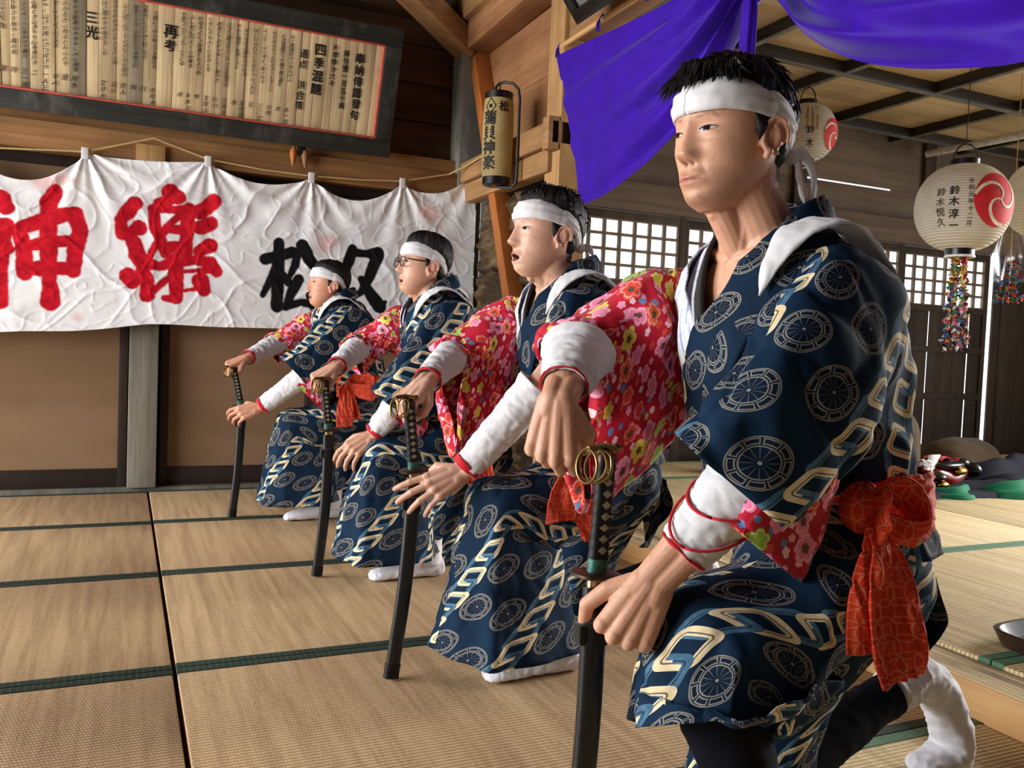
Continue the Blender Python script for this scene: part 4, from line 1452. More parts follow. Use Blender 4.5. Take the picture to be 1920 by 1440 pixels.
def m_skin(name, c, c2):
    m = M(name)
    t = m.attr('tint')
    n = m.noise(m.mapped((60, 60, 60), rnd=False), 1, 4, .6)
    n2 = m.noise(m.mapped((11, 11, 11), rnd=False), 1, 3)
    col = m.mix(n2.sm(.3, .7), c, c2)
    col = m.mix(n.sm(.45, .75) * .38, col, (c2[0] * .86, c2[1] * .76, c2[2] * .74))
    n5 = m.noise(m.mapped((170, 170, 170), rnd=False), 1, 2)
    col = m.mix(n5.sm(.62, .75) * .35, col, tuple(q * .66 for q in c2))
    r, g, b = m.sep(t)
    col = m.mix(r, col, (168, 92, 84))          # lips, inner ear
    col = m.mix(g, col, (38, 28, 24))           # brows, stubble
    col = m.mix(b, col, (54, 16, 16))           # inside of the mouth
    f = m.noise(m.mapped((420, 420, 420), rnd=False), 1, 2)
    m.bump(f * .6 + n * .8, .25, .0014)
    m.set(col, .48, 0, .35)
    m.p.inputs['Subsurface Weight'].default_value = .12
    m.p.inputs['Subsurface Radius'].default_value = (.006, .0025, .0012)
    m.p.inputs['Subsurface Scale'].default_value = 1.0
    return m.m
def m_hair():
    m = M('black hair')
    u, v = uvm(m)
    n = m.noise(m.vec(u * 900.0, v * 22.0, 0.0), 1, 3)
    col = m.mix(n.sm(.3, .7), (12, 11, 11), (34, 30, 28))
    m.bump(n, .6, .003)
    return m.set(col, .5, 0, .22)
MAT['hair'] = m_hair()
def m_eye():
    m = M('eye')
    r, g, b = m.sep(m.attr('tint'))
    col = m.mix(r, (192, 182, 174), (46, 27, 19))
    col = m.mix(g, col, (8, 6, 6))
    return m.set(col, .12, 0, .5)
MAT['eye'] = m_eye()

# ================================================================ cloth shapes
def wrinkle(P, amp, su, sv, seed, ridge=True, closed=False):
    """push a grid along its normals with folds; su/sv: folds per metre across/along"""
    n, m = P.shape[:2]
    du = np.roll(P, -1, 1) - np.roll(P, 1, 1) if closed else np.gradient(P, axis=1)
    dv = np.gradient(P, axis=0)
    Nn = np.cross(du, dv)
    L = np.linalg.norm(Nn, axis=2, keepdims=True)
    Nn = Nn / np.maximum(L, 1e-9)
    out = P.copy()
    for i in range(n):
        for j in range(m):
            p = P[i, j]
            a = amp(i / (n - 1), j / (m - 1)) if callable(amp) else amp
            q = (p[0] * su + p[1] * su, p[1] * su * .6 - p[0] * .4 * su, p[2] * sv)
            w = nz(q, 1, seed)
            if ridge: w = (1 - 2.6 * abs(w)) * .6
            w2 = nz((p[0] * su * 2.7, p[1] * su * 2.7, p[2] * sv * 2.3), 1, seed + 3.3)
            w3 = nz((p[0] * su * 1.9 - p[2] * su * .6, p[1] * su * 1.9, p[2] * sv * 1.7 + p[0] * sv * .5), 1, seed + 6.1)
            out[i, j] = p + Nn[i, j] * a * (w + .35 * w2 + .5 * (max(0, 1 - 5 * abs(w3)) if ridge else 0))
    return out

def ring(c, e1, e2, front, back, left, right, sq=1.0, n=16):
    """closed section: e1 towards front, e2 towards left; separate reach each way"""
    c, e1, e2 = Vector(c), Vector(e1).normalized(), Vector(e2).normalized()
    pts = []
    for k in range(n):
        a = 2 * PI * k / n
        ca, sa = math.cos(a), math.sin(a)
        ca = math.copysign(abs(ca) ** sq, ca)
        sa = math.copysign(abs(sa) ** sq, sa)
        p = c + e1 * (ca * (front if ca > 0 else back)) + e2 * (sa * (left if sa > 0 else right))
        pts.append(tuple(p))
    return pts

def loft(name, rings, nu, nv, mat, parent, closed=True, wr=None, thick=.003, uv0=(0, 0), cap=False, uvs=(1, 1), mb=None, fn=None):
    rings = np.array(rings, float)
    A = np.array([catmull(r, nv, closed) for r in rings])
    P = np.array([catmull(A[:, j], nu) for j in range(nv)]).transpose(1, 0, 2)
    if fn is not None: P = fn(P)
    Q = P if wr is None else wrinkle(P, *wr, closed=closed)
    ln = np.linalg.norm(np.diff(np.concatenate([P, P[:, :1]], 1) if closed else P, axis=1), axis=2).mean(0)
    U = np.concatenate([[0], np.cumsum(ln)])
    lv = np.linalg.norm(np.diff(P, axis=0), axis=2).mean(1)
    V = np.concatenate([[0], np.cumsum(lv)])
    UV = lambda i, j: (uv0[0] + U[j] * uvs[0], uv0[1] + V[i] * uvs[1])
    b = MB() if mb is None else mb
    b.grid(Q, UV, closed, cap)
    if mb is not None: return Q
    o = b.build(name, mat, parent, angle=0)
    if thick:
        md = o.modifiers.new('thick', 'SOLIDIFY')
        md.thickness = thick
        md.offset = -1
    return o

def ribbon(name, pts, widths, normals, mat, parent, thick=.004, n=60, m=9, uv0=(0, 0), wr=None, puff=0.0, mb=None):
    """band along pts; widths: vectors across the band at each point; normals give its puff"""
    C = catmull(pts, n)
    Wv = catmull(widths, n)
    Nn = catmull(normals, n)
    P = np.zeros((n, m, 3))
    for i in range(n):
        nn = Nn[i] / max(1e-9, np.linalg.norm(Nn[i]))
        for j in range(m):
            t = j / (m - 1) * 2 - 1
            P[i, j] = C[i] + Wv[i] * t * .5 + nn * (puff * (1 - t * t))
    if wr: P = wrinkle(P, *wr)
    L = np.concatenate([[0], np.cumsum(np.linalg.norm(np.diff(C, axis=0), axis=1))])
    w = np.linalg.norm(Wv, axis=1).mean()
    b = MB() if mb is None else mb
    b.grid(P, lambda i, j: (uv0[0] + w * j / (m - 1), uv0[1] + L[i]))
    if mb is not None: return
    o = b.build(name, mat, parent, angle=0)
    md = o.modifiers.new('thick', 'SOLIDIFY')
    md.thickness = thick
    md.offset = 0
    return o
# ================================================================ head, hands and body
HT = np.array([  # z, front, back, half width, centre
    (.118, .005, -.015, .008, -.005), (.113, .035, -.045, .034, -.005), (.102, .058, -.068, .052, -.006), (.085, .075, -.083, .064, -.008),
    (.062, .086, -.093, .0720, -.010), (.038, .0915, -.096, .0765, -.010), (.015, .0905, -.094, .078, -.008), (-.005, .0870, -.088, .0770, -.004),
    (-.025, .0855, -.075, .0745, .0), (-.045, .0845, -.058, .0705, .003), (-.065, .0835, -.045, .0620, .006), (-.082, .0815, -.035, .0530, .012),
    (-.096, .0780, -.022, .0425, .022), (-.106, .0725, -.005, .0330, .030), (-.113, .0600, .012, .0250, .036), (-.117, .0480, .028, .0120, .038)])[::-1]
def hp(z):
    return [np.interp(z, HT[:, 0], HT[:, k]) for k in (1, 2, 3, 4)]
_HS = []
def hps(z):
    """smoothed table"""
    w = 0
    acc = np.zeros(4)
    for dz, k in ((-.008, 1), (-.004, 2), (0, 3), (.004, 2), (.008, 1)):
        acc += k * np.array(hp(min(.118, max(-.117, z + dz))))
        w += k
    return acc / w
def g(x, s): return math.exp(-.5 * (x / s) ** 2)
def feat(l, z, E):
    """forward push of the face surface at (l, z)"""
    al = abs(l)
    d = 0.0
    # nose
    z += -.006
    t = min(1, max(0, (.016 - z) / .056))
    if z > -.060:
        h = .004 + .0215 * t ** 1.15 if z <= .016 else .004 * g(z - .016, .012)
        if z < -.040: h *= max(0, 1 - ((-.040 - z) / .0125) ** 1.6)
        w = .0066 + .0042 * t
        d += h * E.get('nose', 1) * g(l, w)
    d += .0085 * g(al - .0125, .0055) * g(z + .0425, .0065)
    d -= .0065 * g(al - .0072, .0028) * g(z + .0530, .0022)
    z += .006
    # eyes and brow
    d -= .0075 * g(al - .028, .016) * g(z - .004, .0095)
    d += .0068 * g(al - .032, .0115) * g(z - .0005, .0062)
    d += .0022 * g(al - .030, .016) * g(z - .023, .006)
    d -= .0014 * g(al - .031, .012) * g(z - .0088, .0016)
    d -= .0016 * g(al - .029, .012) * g(z + .0125, .0028)
    # cheeks
    d += .0045 * g(al - .046, .016) * g(z + .022, .014)
    d -= .0022 * g(al - .047, .014) * g(z + .062, .016)
    d -= .0018 * g(al - (.021 + (-.045 - z) * .35), .0038) * g(z + .058, .012) * E.get('fold', 1)
    # mouth
    o = E.get('open', 0.0)
    zs = -.0730 - .002 * (al / .025) ** 2 * E.get('smile', 0) * -1
    mw = .0200 - .003 * min(1, o * 2)
    wl = g(l, mw)
    up, lo = zs + .0050 + o * .006, zs - .0060 - o * .011
    d += .0075 * g(l, .023) * g(z + .070, .013)
    d += .0040 * wl * g(z - up, .0036) + .0048 * wl * g(z - lo, .0042)
    d -= .0042 * max(0, 1 - (al / .027) ** 4) * g(z - zs, .0015 + o * .003)
    if o > 0:
        q = (l / (.0165)) ** 2 + ((z - zs + o * .0025) / (.0028 + o * .0075)) ** 2
        d -= .022 * max(0, min(1, (1.25 - q) * 2.5))
    d -= .0016 * g(l, .0030) * g(z + .060, .005)
    d -= .0032 * g(l, .016) * g(z + .0865 + o * .008, .0045)
    d += .0050 * g(l, .016) * g(z + .101, .009)
    return d
def face_f(l, z, E):
    F, B, W, c = hps(z)
    W *= E.get('wide', 1)
    s = min(.999, abs(l) / W)
    s1 = s ** (1 / .90)
    return c + (F - c) * (1 - s1 * s1) ** .45 + feat(l, z, E)
def head_grid(E, nz_=190, na=200):
    P = np.zeros((nz_, na, 3))
    for i in range(nz_):
        z = .118 - .235 * (.5 - .5 * math.cos(PI * (.03 + .94 * i / (nz_ - 1)))) 
        F, B, W, c = hps(z)
        W *= E.get('wide', 1)
        for k in range(na):
            a = 2 * PI * k / na
            ca, sa = math.cos(a), math.sin(a)
            if ca > 0:
                f = c + (F - c) * ca ** .90
                l = W * math.copysign(abs(sa) ** .90, sa)
                f += feat(l, z, E) * min(1, ca * 2.2)
            else:
                f = c - (c - B) * abs(ca) ** .95
                l = W * math.copysign(abs(sa) ** .92, sa)
            P[i, k] = (f, l, z)
    return P
def capsule(b, p, q, r0, r1, seg=14):
    p, q = Vector(p), Vector(q)
    d = q - p
    L = d.length
    t = d.normalized() if L > 1e-6 else Vector((0, 0, 1))
    x = t.orthogonal().normalized()
    y = t.cross(x)
    rows = []
    for k in range(7):
        a = -PI / 2 + k / 6 * PI / 2
        rows.append((p + t * (r0 * math.sin(a)), max(1e-4, r0 * math.cos(a))))
    for k in range(7):
        a = k / 6 * PI / 2
        rows.append((q + t * (r1 * math.sin(a)), max(1e-4, r1 * math.cos(a))))
    P = np.zeros((len(rows), seg, 3))
    for i, (c, r) in enumerate(rows):
        for k in range(seg):
            a = 2 * PI * k / seg
            P[i, k] = c + (x * math.cos(a) + y * math.sin(a)) * r
    b.grid(P, closed=True, cap=True)
def chain(b, pts, rads, seg=14):
    for i in range(len(pts) - 1): capsule(b, pts[i], pts[i + 1], rads[i], rads[i + 1], seg)

def hand(b, wrist, d, dorsal, side, pose, s=1.0):
    """side +1 right, -1 left; pose: per finger (spread, mcp, pip, dip) in degrees; 'thumb': three points in hand space"""
    X = Vector(d).normalized()
    Z = Vector(dorsal)
    Z = (Z - X * Z.dot(X)).normalized()
    Y = Z.cross(X) * side
    W = Vector(wrist)
    T = lambda p: W + (X * p[0] + Y * p[1] + Z * p[2]) * s
    kn = [(.088, .029, -.001), (.092, .008, .002), (.087, -.013, .0), (.079, -.032, -.005)]
    cb = [(.006, .014, 0), (.004, .004, .002), (.004, -.006, 0), (.006, -.016, -.002)]
    for k in range(4):
        chain(b, [T(cb[k]), T([(cb[k][i] + kn[k][i]) / 2 for i in range(3)]), T(kn[k])], [.0165 * s, .0150 * s, .0118 * s])
        capsule(b, T((kn[k][0] - .004, kn[k][1], kn[k][2] + .003)), T((kn[k][0] + .002, kn[k][1], kn[k][2] + .0025)), .0105 * s, .0095 * s)
    for k in range(3):
        mid = [(kn[k][i] + kn[k + 1][i]) / 2 for i in range(3)]
        capsule(b, T((.02, (cb[k][1] + cb[k + 1][1]) / 2, -.004)), T((mid[0] - .012, mid[1], mid[2] - .004)), .014 * s, .0105 * s)
    capsule(b, T((.012, .012, -.010)), T((.05, .028, -.014)), .015 * s, .012 * s)     # ball of the thumb
    capsule(b, T((.012, -.014, -.008)), T((.055, -.026, -.012)), .015 * s, .012 * s)
    Ls = [(.043, .026, .020), (.047, .029, .021), (.044, .027, .021), (.034, .021, .019)]
    Rr = [(.0098, .0090, .0082, .0070), (.0100, .0092, .0083, .0072), (.0095, .0088, .0080, .0069), (.0085, .0078, .0071, .0062)]
    for k in range(4):
        sp, a1, a2, a3 = pose['fingers'][k]
        p = Vector(kn[k])
        ang = 0
        pts, rr = [T(p)], [Rr[k][0] * s]
        ds = Vector((math.cos(R(sp)), math.sin(R(sp)), 0))
        for q, da in enumerate((a1, a2, a3)):
            ang += da
            p = p + (ds * math.cos(R(ang)) + Vector((0, 0, -1)) * math.sin(R(ang))) * Ls[k][q]
            pts.append(T(p))
            rr.append(Rr[k][q + 1] * s)
        chain(b, pts, rr)
        capsule(b, pts[1], pts[1], rr[1] * 1.07, rr[1] * 1.07)
    th = pose['thumb']
    chain(b, [T((.018, .022, -.006))] + [T(p) for p in th], [.0155 * s, .0125 * s, .0110 * s, .0085 * s])
    return T

def ear(b, T, side, s=1.0):
    """T maps head space to body space"""
    l0 = .0765 * side
    o = lambda f, z, dl: T((f + .010, l0 + dl * side, z - .010))
    pts = []
    for t in np.linspace(0, 1, 17):
        a = R(200) - t * R(290)
        f = -.014 + .0175 * math.cos(a) - (.004 if t > .8 else 0)
        z = -.002 + .0255 * math.sin(a) + .004
        pts.append(o(f, z, .012 + .010 * math.cos(a + R(180)) + (.002 if .2 < t < .8 else -.002)))
    chain(b, [pts[i] for i in range(0, 17, 1)], [.0036] * 17, 8)
    chain(b, [o(-.004, -.022, .008), o(-.002, -.028, .006)], [.0068, .0062], 10)      # lobe
    chain(b, [o(.000, -.020, .007), o(.004, -.010, .003), o(.004, -.002, .003)], [.005, .0048, .0040], 10)   # tragus side
    chain(b, [o(-.020, -.010, .012), o(-.019, .006, .014), o(-.012, .016, .012)], [.0042, .0042, .0036], 8)   # antihelix
    chain(b, [o(-.026, -.004, .012), o(-.016, -.002, .004), o(-.010, -.010, .0)], [.004, .005, .006], 10)
    chain(b, [o(-.016, -.020, .006), o(-.020, .002, .008), o(-.016, .014, .008)], [.0060, .0095, .0085], 12)
    chain(b, [o(-.010, -.012, .002), o(-.010, .010, .004)], [.007, .008], 10)
    chain(b, [o(-.026, -.006, .010), o(-.025, .010, .011), o(-.018, .021, .011)], [.0055, .0060, .0055], 10)

def frame(c, yaw=0, pitch=0, roll=0, s=1.0):
    """head space (front, left, up) to body space"""
    m = Matrix.Rotation(R(yaw), 3, 'Z') @ Matrix.Rotation(-R(pitch), 3, 'Y') @ Matrix.Rotation(R(roll), 3, 'X')
    c = Vector(c)
    f = lambda p: c + m @ (Vector(p) * s)
    f.inv = lambda p: (m.transposed() @ (Vector(p) - c)) / s
    f.m = m
    return f

def body_mesh(name, D, mat):
    b = MB()
    T = D['T']
    E = D['face']
    G = head_grid(E)
    for i in range(G.shape[0]):
        for k in range(G.shape[1]): G[i, k] = T(G[i, k])
    b.grid(G, closed=True, cap=True)
    for s in (1, -1): ear(b, T, s)
    nb = Vector(D['neck'])
    j0, j1 = T((-.018, .016, -.055)), T((-.018, -.016, -.055))
    for s in (1, -1):
        chain(b, [T((-.022, .016 * s, -.03)), T((-.024, .018 * s, -.085)), nb + Vector((0, .022 * s, .0)), nb + Vector((-.015, .05 * s, -.05))], [.050, .046, .048, .055], 22)
        chain(b, [T((-.030, .050 * s, -.045)), T((-.005, .040 * s, -.095)), nb + Vector((.045, .014 * s, -.030))], [.013, .0125, .009], 10)    # neck cords
        chain(b, [nb + Vector((.045, .014 * s, -.038)), nb + Vector((.02, .10 * s, -.018)), Vector(D['sh' + ('l' if s > 0 else 'r')])], [.012, .013, .02], 10)
    chain(b, [T((.030, 0, -.085)), nb + Vector((.035, 0, -.02))], [.028, .026], 16)      # throat
    chain(b, [T((.026, 0, -.108)), T((.03, 0, -.118))], [.011, .011], 10)
    # trunk
    sp = D['spine']                                   # list of (f, l, z, front, back, half width)
    P = np.array([ring((f, l, z), (1, 0, 0), (0, 1, 0), fr, bk, w, w, .92, 24) for f, l, z, fr, bk, w in sp])
    A = np.array([catmull(P[:, j], 30) for j in range(24)]).transpose(1, 0, 2)
    b.grid(A, closed=True, cap=True)
    for sd, q in ((1, 'l'), (-1, 'r')):
        sh, el, wr = (Vector(D[k + q]) for k in ('sh', 'el', 'wr'))
        chain(b, [Vector(sp[-2][:3]) + Vector((0, .08 * sd, 0)), sh, sh.lerp(el, .5), el], [.050, .048, .044, .038], 18)
        chain(b, [el, el.lerp(wr, .3), el.lerp(wr, .75)], [.038, .039, .029], 18)
        hd = Vector(D['hd' + q]).normalized()
        dz = Vector(D['hz' + q])
        yy = dz.cross(hd).normalized()
        for s in (1, -1):
            chain(b, [el.lerp(wr, .55) + yy * .010 * s, el.lerp(wr, .85) + yy * .011 * s, wr + yy * .010 * s, wr + hd * .022 + yy * .014 * s], [.030, .0215, .0195, .0180], 16)
        D['HT' + q] = hand(b, wr, hd, dz, -sd, D['pose' + q], D.get('hs', 1.0))
        hip, kn, an = (Vector(D[k + q]) for k in ('hip', 'kn', 'an'))
        chain(b, [hip, hip.lerp(kn, .5), kn], [.052, .060, .050], 20)
        chain(b, [kn, kn.lerp(an, .3), an], [.049, .050, .030], 18)
        toe = Vector(D['toe' + q])
        if q == 'r':
            continue
        chain(b, [an, an.lerp(toe, .5), toe], [.026, .018, .010], 12)
    me = b.mesh(name)
    o = bpy.data.objects.new('tmp', me)
    COL.objects.link(o)
    md = o.modifiers.new('r', 'REMESH')
    md.mode = 'VOXEL'
    md.voxel_size = D['vox']
    md2 = o.modifiers.new('s', 'SMOOTH')
    md2.factor = .5
    md2.iterations = D.get('smooth', 3)
    dg = bpy.context.evaluated_depsgraph_get()
    m2 = bpy.data.meshes.new_from_object(o.evaluated_get(dg))
    bpy.data.objects.remove(o)
    m2.name = name
    nv = len(m2.vertices)
    co = np.zeros(nv * 3)
    m2.vertices.foreach_get('co', co)
    co = co.reshape(-1, 3)
    c0 = np.array(T((0, 0, 0)))
    H = (co - c0) @ np.array(T.m)              # head space
    tint = np.zeros((nv, 4)); tint[:, 3] = 1
    f, l, z = H.T
    al = np.abs(l)
    face = (f > .03) & (np.linalg.norm(H, axis=1) < .19)
    gg = lambda x, s: np.exp(-.5 * (x / s) ** 2)
    op = E.get('open', 0)
    zs = -.0730
    lip = np.clip(1.25 - (l / .024) ** 2 - np.where(z > zs, ((z - zs) / (.0085 + op * .007)) ** 2, ((z - zs) / (.0105 + op * .013)) ** 2), 0, 1) ** .7
    tint[:, 0] = np.where(face, lip * .62, 0)
    if op > 0:
        q = (l / .0165) ** 2 + ((z - zs + op * .0025) / (.0028 + op * .0075)) ** 2
        tint[:, 2] = np.where(face & (f > .045), np.clip((1.15 - q) * 3, 0, 1) * .95, 0)
    else:
        tint[:, 2] = np.where(face, .6 * gg(z - zs, .0011) * (al < .023), 0)
    bz = .0205 + .004 * np.exp(-((al - .036) / .012) ** 2) - .003 * (al > .044)
    brow = np.clip(1.2 - ((al - .031) / .020) ** 4 - ((z - bz) / .0042) ** 2, 0, 1)
    rng = np.random.default_rng(4)
    nse = rng.uniform(.4, 1, nv)
    dark = brow * E.get('brow', .6) * nse
    st = E.get('stubble', 0)
    if st:
        mo = np.exp(-((z + .0600) / .0045) ** 2) * (al < .028) * np.clip((al - .003) / .006, .35, 1)
        ch = np.exp(-((z + .103) / .012) ** 2) * np.exp(-(al / .026) ** 4)
        jaw = np.exp(-((z + .098 - (al - .03) * .55) / .012) ** 2) * .35
        dark = np.maximum(dark, st * np.clip(mo * 1.0 + ch * .9 + jaw, 0, 1) * nse)
    # hair roots: scalp under the hair
    sc = (z > .075) | ((f < -.0) & (z > -.03) & (f < -.028)) | ((f < -.035) & (z > -.07))
    scalp = sc & (np.linalg.norm(H, axis=1) < .2) & (z > -.075)
    ear_m = (al > .0785)
    dark = np.where(scalp & ~ear_m, .85, dark)
    tint[:, 1] = np.where(face | scalp, dark, 0)
    tint[:, 0] = np.maximum(tint[:, 0], np.where(ear_m & (np.abs(z) < .035) & (np.abs(f) < .05), .18, 0))
    nostril = gg(al - .0075, .0035) * gg(z + .0475, .003) * (f > .075)
    tint[:, 2] = np.maximum(tint[:, 2], np.where(face, nostril * .75, 0))
    # knuckles a little redder
    ca = m2.color_attributes.new('tint', 'FLOAT_COLOR', 'POINT')
    ca.data.foreach_set('color', tint.reshape(-1).astype(np.float32))
    return link(name, m2, mat)

def eyes(root, D):
    T, E = D['T'], D['face']
    for s in (1, -1):
        n, m = 41, 19
        P = np.zeros((n, m, 3))
        C = np.zeros((n, m, 4)); C[..., 3] = 1
        lc, zc = .0315, .0005
        hu, hl = .0046 * E.get('eye', .85), .0036 * E.get('eye', .85)
        up = []
        for i in range(n):
            t = i / (n - 1) * 2 - 1                    # -1 inner corner .. 1 outer
            q = max(0, 1 - t * t)
            tilt = .0012 * t
            for j in range(m):
                w = j / (m - 1)
                z = zc + tilt + (-hl * q ** .8) + (hu * q ** .6 + hl * q ** .8) * w
                l = lc + .0138 * t
                P[i, j] = T((face_f(l, z, E) + .0004 + .0012 * q, l * s, z))
                r = math.hypot(l - lc - E.get('gaze', 0) * s * -1, (z - zc - .0004) * .95)
                C[i, j, 0] = 1 if r < .0056 else max(0, 1 - (r - .0056) / .0006)
                C[i, j, 1] = 1 if r < .0024 else 0
            z = zc + tilt + hu * q ** .6
            up.append(T((face_f(lc + .0142 * t, z, E) + .0012 + .0012 * q, (lc + .0142 * t) * s, z + .0004)))
        o = MB().grid(P).build('eye', MAT['eye'], root, angle=0)
        ca = o.data.color_attributes.new('tint', 'FLOAT_COLOR', 'POINT')
        ca.data.foreach_set('color', C.reshape(-1).astype(np.float32))
        MB().tube(up[2:-1], [.0006 + .0007 * math.sin(PI * min(1, k / 30)) for k in range(len(up) - 3)], 6).build('eyelashes', MAT['hair'], root, angle=0)

def scalp_pt(a, z, E, off=0.0):
    F, B, W, c = hps(z)
    ca, sa = math.cos(a), math.sin(a)
    if ca > 0: f = c + (F - c) * ca ** .9; l = W * math.copysign(abs(sa) ** .9, sa)
    else: f = c - (c - B) * abs(ca) ** .95; l = W * math.copysign(abs(sa) ** .92, sa)
    k = 1 + off / max(.02, math.hypot(f, l)) if z < .09 else 1
    p = Vector((f, l, z))
    n = Vector((f - c, l, (z + .0) * .9 if z > .03 else 0)).normalized()
    return p + n * off

def hair(root, D, th_top, th_side, spike, seed, fringe=0, nclump=420):
    T, E = D['T'], D['face']
    na, nt = 150, 54
    ang = lambda k: 2 * PI * k / na
    def line(a):
        d = abs(math.degrees(math.atan2(math.sin(a), math.cos(a))))
        return np.interp(d, [0, 35, 58, 68, 74, 80, 86, 96, 104, 112, 140, 180], [.078, .080, .070, .045, -.005, -.018, .012, .026, .020, -.030, -.072, -.078])
    bdeg = [0, 45, 70, 90, 110, 130, 150, 180]
    btop = [.075, .0755, .0685, .054, .0325, .009, -.0095, -.019]
    blow = [.025, .0265, .0235, .016, .0015, -.017, -.0325, -.041]
    def pt(a, t):
        z0, z1 = .1175, line(a)
        z = z0 + (z1 - z0) * t ** 1.35
        d = math.degrees(abs(math.atan2(math.sin(a), math.cos(a))))
        w = min(1, max(0, (z - .01) / .09))
        th = th_side + (th_top - th_side) * w ** .8
        th *= min(1, (1 - t) * 9 + .22)
        bt, bl = np.interp(d, bdeg, btop), np.interp(d, bdeg, blow)
        if z > bt: th = min(th, .0030 + max(0, z - bt) * .55)
        elif z > bl: th = .0030
        else: th = min(th, .0030 + (bl - z) * .45)
        q = nz((math.cos(a) * 9, math.sin(a) * 9, t * 2.0), 1, seed) * .28 + nz((math.cos(a) * 26, math.sin(a) * 26, t * 3), 1, seed + 2) * .22
        return scalp_pt(a, z, E, th * (1 + q))
    P = np.zeros((nt, na, 3))
    for i in range(nt):
        for k in range(na): P[i, k] = T(pt(ang(k), i / (nt - 1)))
    b = MB()
    b.grid(P, lambda i, j: (j / na * .5, i / nt * .2), closed=True, cap=True)
    rn = random.Random(seed)
    m3 = T.m
    for k in range(nclump):
        a = rn.uniform(0, 2 * PI)
        t = rn.random() ** 1.3 * .92
        d = abs(math.degrees(math.atan2(math.sin(a), math.cos(a))))
        p = pt(a, t)
        bt, bl = np.interp(d, bdeg, btop), np.interp(d, bdeg, blow)
        if bl - .004 < p.z < bt + .004: continue
        q = pt(a, min(1, t + .03))
        dn = (q - p).normalized()
        out = Vector((p.x + .005, p.y, max(0, p.z - .02) * 1.2)).normalized()
        z = p.z
        L = spike * rn.uniform(.5, 1.2) * (1.0 if z > .05 else .55)
        if fringe:
            dr = (dn * 1.0 + out * .12 + Vector((.25 if d < 90 else 0, 0, 0)) + Vector((rn.uniform(-.15, .15), rn.uniform(-.25, .25), rn.uniform(-.05, .1)))).normalized()
            L *= 1.5
        else:
            dr = (dn * .75 + out * rn.uniform(.25, .7) + Vector((rn.uniform(-.3, .3), rn.uniform(-.3, .3), rn.uniform(-.2, .2)))).normalized()
        if not fringe and 0 < p.z - bt < .030:
            dr = (out * .9 + Vector((0, 0, .5)) + dn * .1 + Vector((rn.uniform(-.2, .2), rn.uniform(-.2, .2), 0))).normalized()
            L *= .7
        elif fringe and 0 < p.z - bt < .02 and d > 60: continue
        p0 = p - out * .006
        r0 = rn.uniform(.0020, .0042)
        pts = [p0, p0 + dr * L * .5 + out * L * .10, p0 + dr * L + dn * L * .15]
        b.tube([T(v) for v in pts], [r0, r0 * .7, .0003], 5, cap=False)
    if fringe:
        for k in range(fringe):
            y = rn.uniform(-.062, .066)
            p0 = Vector((.066 - abs(y) * .5, y, .098 - abs(y) * .25 + rn.uniform(-.004, .006)))
            tip = Vector((.108 + rn.uniform(-.006, .008) - abs(y) * .45, y * 1.25 + rn.uniform(-.012, .012), .070 + rn.uniform(-.012, .014)))
            mid = (p0 + tip) / 2 + Vector((.010, 0, .013))
            r0 = rn.uniform(.0028, .005)
            b.tube([T(p0), T(mid), T(tip)], [r0, r0 * .8, .0004], 5, cap=False)
    o = b.build('hair', MAT['hair'], root, angle=0)
    return o

def headband(root, D, seed, off=.0075, knot_a=150):
    T, E = D['T'], D['face']
    n, m = 121, 11
    P = np.zeros((n, m, 3))
    degs = [0, 45, 70, 90, 110, 130, 150, 180]
    zc = [.050, .051, .046, .035, .017, -.004, -.021, -.030]
    wd = [.050, .049, .045, .038, .031, .026, .023, .022]
    sk = D.get('band_skew', 0)
    for i in range(n):
        a = 2 * PI * i / (n - 1)
        d = abs(math.degrees(math.atan2(math.sin(a), math.cos(a))))
        c, w = np.interp(d, degs, zc), np.interp(d, degs, wd)
        c += sk * math.sin(a)
        for j in range(m):
            t = j / (m - 1)
            z = c - w / 2 + w * t
            bl = off * (.55 + .75 * math.sin(PI * t) ** .5) + .0012 * math.sin(t * 17 + math.sin(a * 2) * 3) + .0012 * nz((math.cos(a) * 6, math.sin(a) * 6, t * 5), 1, seed)
            if d > 85 and d < 116: bl += .004
            P[i, j] = T(scalp_pt(a, z, E, bl))
    o = MB().grid(P).build('headband', MAT['white_cloth'], root, angle=0)
    md = o.modifiers.new('t', 'SOLIDIFY'); md.thickness = .003; md.offset = -1
    ka = R(knot_a)
    kp = scalp_pt(ka, -.022, E, .016)
    MB().ball(T(kp), .013, .017, .013, 16, T.m).build('knot', MAT['white_cloth'], o, angle=0)
    for q, (dy, ln, sw) in enumerate(D.get('tails', [(.35, .085, .012), (-.2, .065, -.022)])):
        sg = 1 if dy > 0 else -1
        pts = [kp, kp + Vector((-.022, .008 * sg, .004)), kp + Vector((-.036, .014 * sg, -ln * .30)), kp + Vector((-.042 + sw * .5, .018 * sg, -ln * .68)), kp + Vector((-.046 + sw, .022 * sg, -ln))]
        wv = [Vector((.006, .006, .014)), Vector((.014, .016, .018)), Vector((.024, .032, .006)), Vector((.030, .034, .003)), Vector((.022, .018, .008))]
        nn = [Vector((-.7, .7, .2))] * 5
        ribbon('tail', [T(p) for p in pts], [T.m @ w for w in wv], [T.m @ v for v in nn], MAT['white_cloth'], o, .002, 30, 7, wr=(.004, 30, 20, seed + q))
